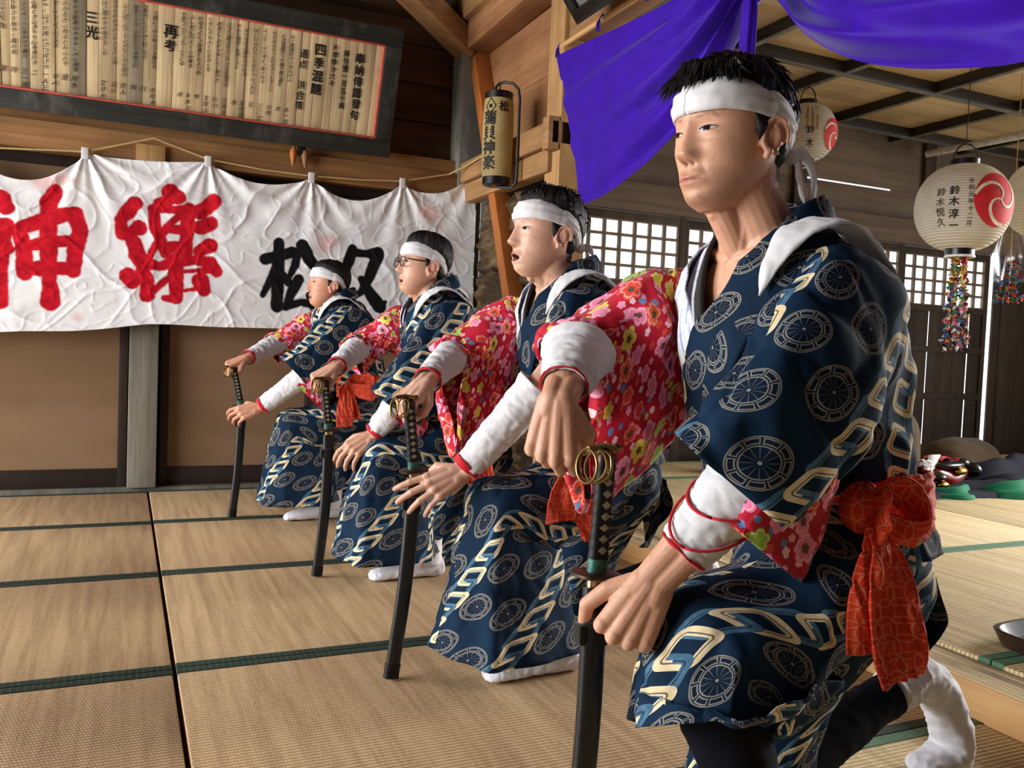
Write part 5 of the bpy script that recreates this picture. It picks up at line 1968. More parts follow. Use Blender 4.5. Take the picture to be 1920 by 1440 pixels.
# ================================================================ swords
MAT['scabbard'] = plain('black lacquered scabbard', (22, 23, 25), .34, 0, .5, .25, 60)
MAT['grip'] = wood('black cord grip', (12, 12, 13), (32, 33, 34), 2, 3, .55)
MAT['ray'] = plain('pale ray skin', (150, 146, 118), .6, var=.3, scale=300)
MAT['patina'] = plain('green patinated copper', (66, 110, 98), .55, .4, .4, .3, 150)
MAT['guard'] = plain('dark bronze guard', (74, 54, 44), .4, .7, .5, .2, 80)
MAT['silver'] = shiny('brass collar of the blade', (196, 180, 140), .3, 1.0)
def sword(base, guard, top, label, rings=4, ring_dir=(-1, -.3, 0), wide=(1, 0, 0)):
    base, guard, top = Vector(base), Vector(guard), Vector(top)
    root = empty('sword', base, 0, label, 'sword', 'swords held by the kneeling men')
    O = base
    n = 60
    mid = (base + guard) / 2
    cv = catmull([base, base.lerp(guard, .5) + (base.lerp(top, .37) - base.lerp(guard, .5)) * .0 + Vector((.010, 0, 0)), guard, top], 90)
    ax = (top - guard).normalized()
    Wd = Vector(wide)
    def sec(p, t, w, h, k=18):
        x = (Wd - t * Wd.dot(t)).normalized()
        y = t.cross(x)
        out = []
        for q in range(k):
            a = 2 * PI * q / k
            ca, sa = math.cos(a), math.sin(a)
            out.append(p + x * w * math.copysign(abs(ca) ** .75, ca) + y * h * math.copysign(abs(sa) ** .75, sa) - O)
        return out
    gi = min(range(90), key=lambda i: (Vector(cv[i]) - guard).length)
    def tan(i): return (Vector(cv[min(89, i + 1)]) - Vector(cv[max(0, i - 1)])).normalized()
    # scabbard
    rows = []
    idx = list(range(0, gi - 1))
    for q, i in enumerate(idx):
        s = q / (len(idx) - 1)
        w = .0185 + .002 * s
        e = min(1, .55 + q * .25)
        rows.append(sec(Vector(cv[i]), tan(i), w * e, .0125 * e))
    MB().grid(np.array(rows), closed=True, cap=True).build('scabbard', MAT['scabbard'], root)
    i0 = idx[int(len(idx) * .02)]
    b = MB()
    b.grid(np.array([sec(Vector(cv[i]), tan(i), .0205, .0140) for i in idx[0:5]]), closed=True, cap=True)
    b.build('scabbard_tip', MAT['iron'], root)
    ik = idx[int(len(idx) * .86)]
    kn = MB()
    p = Vector(cv[ik]) - O
    kn.box(p + Vector((-.030, -.012, -.016)), p + Vector((-.016, .012, .016)), .006)
    kn.grid(np.array([sec(Vector(cv[i]), tan(i), .0225, .0160) for i in range(ik - 2, ik + 3)]), closed=True, cap=True)
    kn.build('cord_knob', MAT['black_cloth'], root)
    gz = lambda d: guard + ax * d
    MB().grid(np.array([sec(gz(d), ax, .0145, .0095) for d in (-.020, -.004)]), closed=True, cap=True).build('blade_collar', MAT['silver'], root)
    # guard disc
    rows = [sec(gz(d), ax, r * 1.02, r * .94, 40) for d, r in ((-.004, .012), (-.004, .034), (-.002, .037), (.002, .037), (.004, .034), (.004, .012))]
    MB().grid(np.array(rows), closed=True, cap=True).build('guard', MAT['guard'], root)
    MB().grid(np.array([sec(gz(d), ax, .0155, .0115) for d in (.004, .026)]), closed=True, cap=True).build('hilt_collar', MAT['patina'], root)
    L = (top - guard).length
    rows = []
    for k in range(40):
        d = .024 + (L - .030) * k / 39
        w = 1 - .10 * math.sin(PI * k / 39) + .03 * math.sin(k * PI / 39 * 18)
        rows.append(sec(gz(d), ax, .0160 * w, .0120 * w))
    gr = MB().grid(np.array(rows), closed=True, cap=True).build('grip', MAT['grip'], root)
    x = (Wd - ax * Wd.dot(ax)).normalized()
    y = ax.cross(x)
    for s in (1, -1):
        dm = MB()
        for k in range(8):
            d = .038 + (L - .062) * k / 7
            c = gz(d) - O + y * s * .0116
            dm.poly([c + x * .0055 * 1.5, c + ax * .0065, c - x * .0055 * 1.5, c - ax * .0065, c + y * s * .0014], [(0, 1, 4), (1, 2, 4), (2, 3, 4), (3, 0, 4)])
        dm.build('ray_skin_inlay', MAT['ray'], gr, smooth=False, angle=0)
    cap = MB()
    cap.grid(np.array([sec(gz(L + d), ax, .0165 * e, .0125 * e) for d, e in ((-.012, 1.0), (-.004, 1.04), (.002, .9), (.005, .4))]), closed=True, cap=True)
    cap.build('pommel', MAT['guard'], root)
    rd = Vector(ring_dir).normalized()
    t0 = gz(L + .007) - O
    bar = MB()
    bar.tube([t0 - rd * .020 + Vector((0, 0, .003)), t0 + rd * .01 + Vector((0, 0, .006)), t0 + rd * .040 + Vector((0, 0, .002))], [.0055, .0065, .0045], 10)
    bar.ball(t0 - rd * .022 + Vector((0, 0, .004)), .0075)
    bar.build('ring_bar', MAT['brass'], root)
    for k in range(rings):
        c = t0 + rd * (.004 + .0125 * k) + Vector((0, 0, -.022 - .002 * (k % 2)))
        axr = rd + Vector((.25 * math.sin(k * 2.1), .35 * math.cos(k * 1.7), .18 * math.sin(k)))
        MB().torus(c, .0255, .0022, axr, 36, 8).build('ring', MAT['brass'], root)
    return root

# ================================================================ a kneeling man
KT = np.array([  # z, centre f, front, back, half width, front edge, right end (degrees from the front, to the left)
    (.57, -.055, .13, .145, .182, -88, 264), (.66, -.030, .13, .130, .170, -78, 262), (.75, .012, .14, .145, .176, -54, 258),
    (.84, .042, .142, .160, .186, -28, 252), (.92, .064, .138, .166, .192, -8, 248), (.98, .088, .122, .165, .184, 14, 248),
    (1.02, .100, .104, .142, .155, 24, 252), (1.055, .106, .086, .130, .128, 40, 262), (1.095, .106, .070, .088, .084, 72, 270)])
def kv(z): return [np.interp(z, KT[:, 0], KT[:, k]) for k in range(1, 7)]
def kp(z, deg, s=1.0, off=0.0, dz=0.0):
    cf, rf, rb, rl, _, _ = kv(z)
    a = R(deg)
    ca, sa = math.cos(a), math.sin(a)
    q = .92
    f = cf + (rf if ca > 0 else rb) * s * math.copysign(abs(ca) ** q, ca)
    l = rl * s * math.copysign(abs(sa) ** q, sa)
    nrm = Vector((ca, sa, .35 if z > 1.0 else .1)).normalized()
    return Vector((f, l, z + dz)) + nrm * off
UE = np.array([(.60, -2), (.75, -2), (.84, -5), (.92, -11), (.98, -19), (1.02, -28), (1.055, -44), (1.095, -76)])
def ue(z): return np.interp(z, UE[:, 0], UE[:, 1])

def man(D):
    skin = MAT[D['skin']]
    T = D['T'] = frame(D['head'], *D.get('turn', (0, 0, 0)), D.get('head_s', 1.0))
    root = body_mesh('person', D, skin)
    root.location = (D['x0'], D['y0'], 0)
    root.rotation_euler = (0, 0, PI)
    tag(root, D['label'], 'person', 'kneeling performers')
    eyes(root, D)
    hair(root, D, *D['hair'])
    headband(root, D, D['seed'])
    sd = D['seed']
    V = Vector
    # ---------- inner robes
    def shell(name, z0, z1, e0, e1, mat, s, nz_=60, na=40, wr=None, off=0.0, uv0=(0, 0)):
        P = np.zeros((nz_, na, 3))
        for i in range(nz_):
            z = z0 + (z1 - z0) * i / (nz_ - 1)
            a0, a1 = e0(z), e1(z)
            for j in range(na):
                P[i, j] = kp(z, a0 + (a1 - a0) * j / (na - 1), s, off)
        if wr: Q = wrinkle(P, *wr)
        else: Q = P
        ln = np.linalg.norm(np.diff(P, axis=1), axis=2)
        UVa = np.concatenate([np.zeros((nz_, 1)), np.cumsum(ln, 1)], 1)
        lv = np.concatenate([[0], np.cumsum(np.linalg.norm(np.diff(P, axis=0), axis=2).mean(1))])
        o = MB().grid(Q, lambda i, j: (uv0[0] + UVa[i, j], uv0[1] + lv[i])).build(name, mat, root, angle=0)
        md = o.modifiers.new('t', 'SOLIDIFY'); md.thickness = .003; md.offset = -1
        return o
    ck = shell('checked_under_robe', .60, 1.095, lambda z: -150, lambda z: ue(z), MAT['check'], .985, 60, 40, (.006, 14, 5, sd + 1))
    RC = [V(p) for p in ((.150, .012, .70), (.168, .004, .78), (.190, -.014, .86), (.200, -.034, .93), (.190, -.052, 1.0), (.160, -.068, 1.065), (.108, -.078, 1.108), (.046, -.064, 1.125), (.012, .0, 1.130))]
    def band(C, side, w, shift, nrm, k=None):
        pts, wv = [], []
        for i, c in enumerate(C):
            tg = (C[min(i + 1, len(C) - 1)] - C[max(i - 1, 0)]).normalized()
            d = tg.cross(nrm[i]).normalized() * side
            ww = w if k is None else w * k[i]
            pts.append(c + d * ww * shift)
            wv.append(d * ww)
        return pts, wv
    RN = [V((1, -.2, 0)), V((1, -.2, .05)), V((1, -.25, .1)), V((1, -.35, .25)), V((.9, -.5, .5)), V((.6, -.8, .7)), V((0, -1, .6)), V((-.6, -.7, .5)), V((-1, 0, .3))]
    kk = [1, 1, 1, 1, .95, .85, .75, .65, .6]
    pts, wv = band(RC, 1, .085, .62, RN, kk)
    if (wv[3].y > 0): pts, wv = band(RC, -1, .085, .62, RN, kk)
    ribbon('checked_collar', pts, wv, RN, MAT['check'], ck, .005, 60, 10, puff=.006, wr=(.003, 20, 6, sd))
    sgn = -1 if band(RC, 1, 1, 0, RN)[1][3].y > 0 else 1
    pts, wv = band([c - n_.normalized() * .006 for c, n_ in zip(RC, RN)], sgn, .036, .05, RN, kk)
    ribbon('black_collar', pts, wv, RN, MAT['black_cloth'], ck, .006, 60, 7, puff=.002)
    # ---------- red floral robe: right side and right sleeve
    ra = np.array([(.60, -56), (.80, -56), (.92, -78), (.965, -95)])
    rd = shell('red_floral_robe', .60, .965, lambda z: -165, lambda z: np.interp(z, ra[:, 0], ra[:, 1]), MAT['floral'], 1.0, 60, 44, (.010, 10, 4, sd + 4), .006)
    shr, elr, wrr = V(D['shr']), V(D['elr']), V(D['wrr'])
    a1 = (elr - shr).normalized()
    cu = D.get('cuff_r', .62)
    pc = elr.lerp(wrr, cu * .35)
    dn = D.get('drop', .30)
    up = V((0, 0, 1))
    def arm_up(a): return (up - a * a.z).normalized()
    a2 = (wrr - elr).normalized()
    def srow(c, a, u, d, so, si, flare=0.0, shut=.50, sp=1.2):
        e = arm_up(a)
        sdv = e.cross(a).normalized()
        if sdv.y > 0: sdv = -sdv                       # outwards = towards the man's right (-l)
        pts = []
        for k in range(16):
            t = 2 * PI * k / 16
            ct, st = math.cos(t), math.sin(t)
            w = so if st > 0 else si
            if ct < 0: w *= (1 - shut * abs(ct) ** sp)
            h = (u if ct > 0 else 0) * ct
            p = V(c) + sdv * (w * st) + e * h
            if ct < 0: p = p + V((0, 0, ct * d)) + V((flare * ct, 0, 0))
            pts.append(tuple(p))
        return pts
    rows = [srow((.095, -.172, .985), V((0.5, -.85, -.2)), .050, .15, .075, .060), srow(shr.lerp(elr, .14) + V((.0, -.012, -.012)), V((.6, -.6, -.4)), .066, .22, .082, .066),
            srow(shr.lerp(elr, .45), a1, .068, dn * .98, .076, .072), srow(elr + V((0, 0, .0)), (a1 + a2), .066, dn, .066, .062, .01),
            srow(elr.lerp(pc, .55), a2, .060, dn * .98, .058, .054, .015), srow(pc, a2, .056, dn * .86, .052, .048, .03, .93, .55)]
    loft('red_floral_sleeve', rows, 84, 96, MAT['floral'], rd, wr=(lambda u, v: .012 + .010 * math.sin(v * 2 * PI) ** 2, 8, 5, sd + 2), thick=.003)
    # ---------- navy kimono
    kim = shell('navy_kimono', .57, 1.095, lambda z: kv(z)[4], lambda z: kv(z)[5], MAT['navy'], 1.03, 80, 120, (lambda u, v: .007 + .012 * v, 7, 5, sd + 7), .006, (.02 + sd * .037, sd * .05))
    LC = [V(p) for p in ((.02, -.185, .60), (.090, -.125, .68), (.150, -.062, .75), (.188, -.014, .83), (.205, .026, .90), (.196, .058, .975), (.162, .078, 1.045), (.106, .086, 1.108), (.044, .070, 1.136), (.006, .0, 1.142), (.036, -.062, 1.132))]
    LN = [V((.6, -1, 0)), V((.8, -.7, 0)), V((1, -.4, 0)), V((1, -.2, .05)), V((1, .1, .15)), V((1, .35, .3)), V((.7, .8, .6)), V((.1, 1, .55)), V((-.7, .7, .4)), V((-1, 0, .25)), V((-.7, -.7, .3))]
    sgn = 1 if band(LC, 1, 1, 0, LN)[1][4].y > 0 else -1
    pts, wv = band(LC, sgn, .066, .42, LN, [1, 1, 1, 1, 1, 1, .95, .85, .8, .8, .75])
    ribbon('navy_collar', pts, wv, LN, MAT['navy'], kim, .007, 90, 11, uv0=(.075, .02 + sd * .03), puff=.006, wr=(.003, 16, 6, sd + 9))
    # left sleeve
    shl, ell, wrl = V(D['shl']), V(D['ell']), V(D['wrl'])
    b1 = (ell - shl).normalized()
    b2 = (wrl - ell).normalized()
    left = V((0, 1, 0))
    hm = D.get('hem_l', .75)                            # where the sleeve ends: 0 shoulder, 1 elbow, 2 wrist
    def armp(t): return shl.lerp(ell, t) if t <= 1 else ell.lerp(wrl, t - 1)
    def armd(t): return (b1 if t < .8 else (b1 + b2 if t < 1.2 else b2)).normalized()
    W = D.get('sleeve_w', 1.0)
    rows = [ring((.045, .065, 1.0), (1, 0, .0), (0, .15, 1), .070, .10, .036, .12, .9)]
    rows.append(ring(shl + V((-.005, -.003, .006)), (1, 0, .35), (0, .75, .66), .098 * W, .115, .056, .10, .85))
    for q, (fr, bk, ou, inn) in enumerate(((.118, .175, .068, .085), (.125, .185, .070, .085), (.132, .170, .072, .085), (.138, .150, .074, .085))):
        t = hm * (.30 + .70 * q / 3)
        a = armd(t)
        ef = a.cross(left).normalized()
        kk_ = (1, .9, .72, .56)[q] if D.get('roll') else 1
        rows.append(ring(armp(t), ef, (left - a * a.y), fr * W * kk_, bk * W * D.get('back_w', 1.0) * kk_, ou * (kk_ + 1) / 2, inn * (kk_ + 1) / 2, .80))
    sl = loft('navy_sleeve', rows, 90, 110, MAT['navy'], kim, wr=(lambda u, v: .006 + .010 * u, 7, 4.5, sd + 12), thick=.003, uv0=(.03 + sd * .05, .0))
    if D.get('roll'):                                   # turned-back floral hem of the rolled sleeve
        a = armd(hm); ef = a.cross(left).normalized()
        rr = [ring(armp(hm + d), ef, left - a * a.y, .080 * k, .088 * k, .062 * k, .070 * k, .8) for d, k in ((-.10, 1.0), (-.07, 1.05), (.04, 1.02), (.07, .94))]
        loft('turned_hem', rr, 16, 80, MAT['floral'], sl, wr=(.006, 14, 10, sd + 3))
    else:                                               # red under-sleeve showing at the hem
        a = armd(hm); ef = a.cross(left).normalized()
        rr = [ring(armp(hm + d) - ef * sh_, ef, left - a * a.y, .03 * W, bk * W, .062, .074, .8) for d, bk, sh_ in ((-.35, .10, .0), (-.12, .14, .01), (.05, .165, .015), (D.get('under', .14), .172, .02))]
        loft('red_under_sleeve', rr, 30, 80, MAT['floral'], sl, wr=(.008, 12, 8, sd + 5))
    # white cord band over the left shoulder
    pts = [V((-.035, .145, 1.000)), V((.03, .146, 1.062)), V((.095, .146, 1.090)), V((.155, .140, 1.070)), V((.192, .132, 1.022)), V((.208, .126, .970))]
    wv = [V((.0, .055, -.02)), V((.0, .062, -.012)), V((-.006, .070, -.014)), V((-.014, .060, -.008)), V((-.012, .034, .0)), V((-.004, .004, 0))]
    nn = [V((-.4, .2, 1)), V((0, .2, 1)), V((.5, .2, .8)), V((.9, .2, .4)), V((1, .3, .2)), V((1, .3, .2))]
    ribbon('white_shoulder_band', pts, wv, nn, MAT['white_cloth'], root, .003, 60, 9, puff=.003, wr=(.004, 26, 10, sd))
    # ---------- skirt
    sk = MB()
    z0 = D.get('skirt_z', .10)
    hipl, knl = V(D['hipl']), V(D['knl'])
    kx, kz, kl = knl.x, knl.z, knl.y
    fl = D.get('flare', 1.0)
    rows = [ring((-.045, .03, .665), (1, 0, .25), (0, 1, 0), .13, .135, .155, .14),
            ring((.0, .075, .585), (.75, 0, .65), (0, 1, 0), .125, .17, .135, .13),
            ring((.10, .095, .525), (.35, 0, .94), (0, 1, 0), .100, .150, .128, .115),
            ring((kx - .12, kl, kz + .02), (.12, 0, 1), (0, 1, 0), .088, .160, .124, .105),
            ring((kx - .015, kl, kz + .005), (.62, 0, .78), (0, 1, 0), .086, .205, .122, .10),
            ring((kx + .005, kl, kz - .065), (1, 0, .20), (0, 1, 0), .074, .215, .126, .10),
            ring((kx + .005 * fl, kl + .004, (kz - .06 + z0) / 2), (1, 0, .10), (0, 1, D.get('side_tilt', 0) * .5), .074 + .030 * fl, .205 + .03 * fl, .132 + .03 * fl, .10 + .02 * fl),
            ring((kx + .010 * fl, kl + .01, z0), (1, 0, D.get('hem_tilt', 0.0)), (0, 1, D.get('side_tilt', 0)), .074 + .060 * fl, .20 + .07 * fl, .138 + .06 * fl, .10 + .04 * fl)]
    def folds(P):
        n, m = P.shape[:2]
        c = P.mean(1, keepdims=True)
        for i in range(n):
            u = i / (n - 1)
            if u > .5:
                k = (u - .5) * 2
                for j in range(m):
                    a = 2 * PI * j / m
                    s = 1 + k * (.055 * math.sin(a * 5 + sd) + .035 * math.sin(a * 9 + sd * 2))
                    P[i, j, :2] = c[i, 0, :2] + (P[i, j, :2] - c[i, 0, :2]) * s
        return P
    loft('s', rows, 96, 128, None, None, wr=(lambda u, v: .005 + .006 * u, 7, 6, sd + 20), mb=sk, uv0=(.10 + sd * .06, .03 * sd), fn=folds)
    rx = V(D['knr'])
    rows = [ring((-.04, -.01, .67), (1, 0, 0), (0, 1, 0), .13, .135, .168, .168), ring((-.07, -.01, .57), (1, 0, 0), (0, 1, 0), .13, .145, .192, .188),
            ring((-.075, -.01, .475), (1, 0, 0), (0, 1, 0), .12, .145, .195, .185), ring((-.07, -.055, .36), (1, 0, 0), (0, 1, 0), .11, .125, .135, .14),
            ring((-.04, -.10, .22), (1, 0, 0), (0, 1, 0), .09, .125, .115, .13), ring((-.01, -.11, .09), (1, 0, 0), (0, 1, 0), .085, .14, .12, .14), ring((.0, -.11, .015), (1, 0, 0), (0, 1, 0), .09, .16, .125, .145)]
    loft('s', rows, 70, 110, None, None, wr=(.008, 7, 5, sd + 26), mb=sk, uv0=(.4, .1 * sd))
    # hanging back corner of the kimono
    pts = [V((-.20, .02, .52)), V((-.215, .04, .44)), V((-.20, .045, .37)), V((-.175, .05, .31))]
    wv = [V((.02, .22, 0)), V((.02, .20, 0)), V((.04, .13, .01)), V((.05, .045, .01))]
    ribbon('s', pts, wv, [V((-1, 0, 0))] * 4, None, None, n=30, m=16, mb=sk, wr=(.008, 9, 6, sd), puff=.02)
    o = sk.build('kimono_skirt', MAT['navy_skirt'], root, angle=0)
    md = o.modifiers.new('t', 'SOLIDIFY'); md.thickness = .003; md.offset = -1
    # ---------- sash
    ob = [ring((-.040, 0, z), (1, 0, 0), (0, 1, 0), .150 * k, .155 * k, .190 * k, .186 * k) for z, k in ((.600, .99), (.618, 1.03), (.655, 1.04), (.690, 1.02), (.705, .98))]
    ob = loft('orange_sash', ob, 22, 120, MAT['shippo'], root, wr=(.010, 14, 30, sd + 30), thick=.004)
    kx_, ky_, kz_ = D.get('bow', (.05, .205, .655))
    c = V((kx_, ky_, kz_))
    P = np.zeros((22, 24, 3))
    for i in range(22):
        for j in range(24):
            t, a = PI * i / 21, 2 * PI * j / 24
            r = 1 + .14 * nz((math.cos(a) * 2, math.sin(a) * 2, t * 2), 1, sd) + .06 * math.sin(a * 6)
            P[i, j] = c + V((math.sin(t) * math.cos(a) * .034 * r, math.sin(t) * math.sin(a) * .030 * r, math.cos(t) * .036 * r))
    MB().grid(P, lambda i, j: (i * .005, j * .006), closed=True).build('sash_knot', MAT['shippo'], ob, angle=0)
    for q, (dx, dy, w, ln, wdt) in enumerate(D.get('loops', [(-1, .15, .0, .13, .085), (.8, .2, .0, .06, .05)])):
        pts = [c, c + V((dx * ln * .5, .03, .028)), c + V((dx * ln, .045, .0)), c + V((dx * ln * .9, .055, -.03)), c + V((dx * ln * .4, .03, -.02)), c]
        wv = [V((0, .02, .04)), V((0, .03, wdt)), V((.01, .03, wdt * 1.1)), V((.01, .02, wdt)), V((0, .02, wdt * .7)), V((0, .02, .03))]
        ribbon('sash_loop', pts, wv, [V((0, 1, .2))] * 6, MAT['shippo'], ob, .003, 50, 14, wr=(.009, 16, 14, sd + q * 3), uv0=(.1 * q, 0))
    for q, (dx, dy, ln, wdt) in enumerate(D.get('ends', [(-.06, .02, .30, .105), (-.02, .0, .26, .09)])):
        pts = [c + V((0, .015, -.01)), c + V((dx * .3, .028 + dy * .3, -ln * .25)), c + V((dx * .6, .026 + dy * .6, -ln * .6)), c + V((dx, .022 + dy, -ln))]
        wv = [V((.040, .010, 0)), V((wdt * .72, .012, 0)), V((wdt * .95, -.01, .0)), V((wdt * 1.08, .02, .008 * (1 if q else -1)))]
        def fold(u): return u
        P0 = (.012, 22, 3, sd + q * 5)
        ribbon('sash_end', pts, wv, [V((0, 1, 0))] * 4, MAT['shippo'], ob, .003, 60, 30, wr=P0, uv0=(.2 * q, .1))
    # ---------- arm covers
    for sd_, q, f0 in ((1, 'l', D.get('cov_l', .12)), (-1, 'r', D.get('cov_r', .05))):
        el, wr_ = V(D['el' + q]), V(D['wr' + q])
        d = (wr_ - el).normalized()
        hz = V(D['hz' + q])
        y = hz.cross(d).normalized()
        x = d.cross(y)
        rows = []
        Lw = (wr_ - el).length
        st_, en = (f0, D.get('cov_end_' + q, .90))
        for k in range(8):
            t = st_ + (en - st_) * k / 7
            r = D.get('cov_w', .060) - (D.get('cov_w', .060) - .041) * (k / 7) ** .9 + (.004 if k == 0 else 0)
            rows.append(ring(el.lerp(wr_, t), x, y, r * (.94 - .06 * k / 7), r * (.94 - .06 * k / 7), r, r))
        cv = loft('white_arm_cover', rows, 70, 48, MAT['white_cloth'], root, wr=(.0042, 22, 30, sd + 40 + sd_), thick=.002)
        r = .0385
        rows = [ring(el.lerp(wr_, en + dt), x, y, r * .92 * k, r * .92 * k, r * k, r * k) for dt, k in ((-.035, 1.07), (-.020, 1.11), (.020, 1.09), (.035, 1.02))] if D.get('band_' + q, True) else [ring(el.lerp(wr_, en + dt), x, y, r * .92 * k, r * .92 * k, r * k, r * k) for dt, k in ((-.010, 1.05), (0, 1.10), (.010, 1.05))]
        loft('red_wrist_band', rows, 10, 48, MAT['red_trim'], cv, wr=(.0035, 30, 30, sd), thick=.002)
        for (ta, tb, ph) in D.get('cords_' + q, []):
            pts = []
            for k in range(33):
                a = 2 * PI * k / 32
                t = (ta + tb) / 2 + (tb - ta) / 2 * math.cos(a + ph)
                rr = .060 - .0190 * ((t - st_) / (en - st_)) ** .9 + .004
                pts.append(el.lerp(wr_, t) + x * math.cos(a) * rr * .9 + y * math.sin(a) * rr)
            MB().tube(pts, .0024, 6).build('red_cord', MAT['red_trim'], cv, angle=0)
    # ---------- legs and socks
    lg = MB()
    for q in ('l', 'r'):
        if q in D.get('bare', ''): continue
        kn, an = V(D['kn' + q]), V(D['an' + q])
        d = (an - kn).normalized()
        e1 = (V((1, 0, 0)) - d * d.x).normalized() if abs(d.x) < .8 else (V((0, 0, 1)) - d * d.z).normalized()
        e2 = d.cross(e1)
        hip = V(D['hip' + q])
        rows = [ring(kn.lerp(hip, .22), (kn - hip).cross(V((0, 1, 0))).normalized(), (0, 1, 0), .068, .068, .066, .066)]
        rows += [ring(kn.lerp(an, t), e1, e2, r, r * 1.05, r, r) for t, r in ((.0, .064), (.18, .058), (.35, .062), (.6, .054), (.85, .043), (.97, .042))]
        loft('s', rows, 60, 40, None, None, wr=(.003, 20, 12, sd + 50), mb=lg)
    if len(lg.bm.verts): lg.build('leggings', MAT['leggings'], root, angle=0)
    an = V(D['anr'])
    o = V((0, 0, 0))
    rows = [ring(an + V((.004, 0, .002)), (.25, 0, 1), (0, 1, 0), .046, .046, .046, .046), ring(an + V((-.020, 0, .014)), (.1, 0, 1), (0, 1, 0), .047, .05, .045, .045),
            ring(an + V((-.055, 0, .022)), (-.35, 0, 1), (0, 1, 0), .050, .058, .043, .043), ring(an + V((-.115, 0, .006)), (-.95, 0, .45), (0, 1, 0), .038, .060, .040, .040),
            ring(an + V((-.160, 0, -.055)), (-1, 0, .08), (0, 1, 0), .034, .050, .043, .043), ring(an + V((-.185, 0, -.125)), (-1, 0, -.25), (0, 1, 0), .032, .044, .048, .048),
            ring(an + V((-.175, 0, -.166)), (-.55, 0, -.85), (0, 1, 0), .030, .034, .047, .047), ring(an + V((-.125, 0, -.176)), (0, 0, -1), (0, 1, 0), .022, .024, .042, .042),
            ring(an + V((-.092, 0, -.180)), (0, 0, -1), (0, 1, 0), .014, .014, .033, .033), ring(an + V((-.080, 0, -.184)), (0, 0, -1), (0, 1, 0), .003, .003, .008, .008)]
    loft('tabi_sock', rows, 90, 44, MAT['tabi'], root, wr=(.0065, 18, 26, sd + 60), thick=0, cap=True)
    an = V(D['anl'])
    y0 = an.y
    rows = []
    for (f, z, hw, hu, hd) in ((-.062, .030, .006, .006, .006), (-.056, .034, .026, .030, .030), (-.02, .048, .034, .058, .046), (.03, .052, .036, .058, .050), (.085, .042, .040, .040, .040), (.14, .032, .046, .026, .030), (.185, .026, .048, .020, .024), (.215, .021, .040, .014, .019), (.228, .018, .022, .006, .012), (.231, .017, .004, .002, .003)):
        rows.append(ring((an.x + f, y0, z), (0, 0, 1), (0, 1, 0), hu, hd, hw, hw, .85))
    def toe(P):
        n, m = P.shape[:2]
        for i in range(n):
            u = i / (n - 1)
            for j in range(m):
                p = P[i, j]
                if u > .68:
                    gq = math.exp(-((p[1] - y0 + .012) / .0055) ** 2) * min(1, (u - .68) / .1)
                    P[i, j, 2] -= gq * .010 * (1 if p[2] > .02 else 0)
                    P[i, j, 0] -= gq * .022 * max(0, (u - .85) / .15)
                p[2] = max(p[2], .001)
        return P
    loft('tabi_sock', rows, 100, 56, MAT['tabi'], root, wr=(.003, 24, 24, sd + 66), thick=0, cap=True, fn=toe)
    rows = [ring((an.x + .0, y0, z), (1, 0, 0), (0, 1, 0), r, r * 1.1, r * .9, r * .9) for z, r in ((.05, .048), (.09, .044), (.13, .043), (.145, .045))]
    loft('tabi_cuff', rows, 14, 40, MAT['tabi'], root, wr=(.003, 20, 20, sd), thick=.002)
    if D.get('glasses'): glasses(root, D)
    return root

def glasses(root, D):
    T, E = D['T'], D['face']
    b = empty('glasses', (0, 0, 0))
    b.parent = root
    fr = MB()
    mt = MAT['glass_frame']
    lens = []
    for s in (1, -1):
        pts = []
        for k in range(33):
            a = 2 * PI * k / 32
            l = .033 + .0225 * math.cos(a)
            z = -.003 + .0185 * math.copysign(abs(math.sin(a)) ** .85, math.sin(a))
            pts.append(T((.101 - .10 * max(0, l - .02) ** 1.3, l * s, z)))
        fr.tube(pts, .0021, 8, cap=False)
        tp = [T((.0965, .0555 * s, .006)), T((.088, .066 * s, .007)), T((.05, .0765 * s, .008)), T((.0, .0810 * s, .012)), T((-.012, .0800 * s, .004))]
        MB().tube(catmull(tp, 24), .0024, 8).build('temple', mt, b, angle=0)
        ln = MB()
        c = T((.1005, .033 * s, -.003))
        ln.poly([c] + pts[:-1], [(0, k + 1, (k + 1) % 32 + 1) for k in range(32)])
        ln.build('lens', MAT['lens'], b, angle=0)
    fr.tube([T((.102, .0115, .0)), T((.1065, 0, .003)), T((.102, -.0115, .0))], .0019, 8)
    fr.build('rims', mt, b, angle=0)
def _lens():
    m = M('spectacle lens')
    tr = m.t.nodes.new('ShaderNodeBsdfTransparent')
    gl = m.t.nodes.new('ShaderNodeBsdfGlossy')
    gl.inputs['Roughness'].default_value = .02
    mx = m.t.nodes.new('ShaderNodeMixShader')
    mx.inputs[0].default_value = .07
    m.t.links.new(tr.outputs[0], mx.inputs[1])
    m.t.links.new(gl.outputs[0], mx.inputs[2])
    m.t.links.new(mx.outputs[0], m.t.nodes['Material Output'].inputs[0])
    return m.m
MAT['lens'] = _lens()
MAT['glass_frame'] = shiny('brown black spectacle frame', (40, 24, 20), .25)
MAT['skin_1'] = m_skin('tanned skin', (200, 148, 120), (210, 160, 132))
MAT['skin_2'] = m_skin('fair skin', (206, 160, 136), (214, 170, 146))
MAT['skin_3'] = m_skin('light skin', (204, 154, 126), (212, 164, 138))
MAT['skin_4'] = m_skin('ruddy skin', (194, 136, 108), (208, 152, 122))

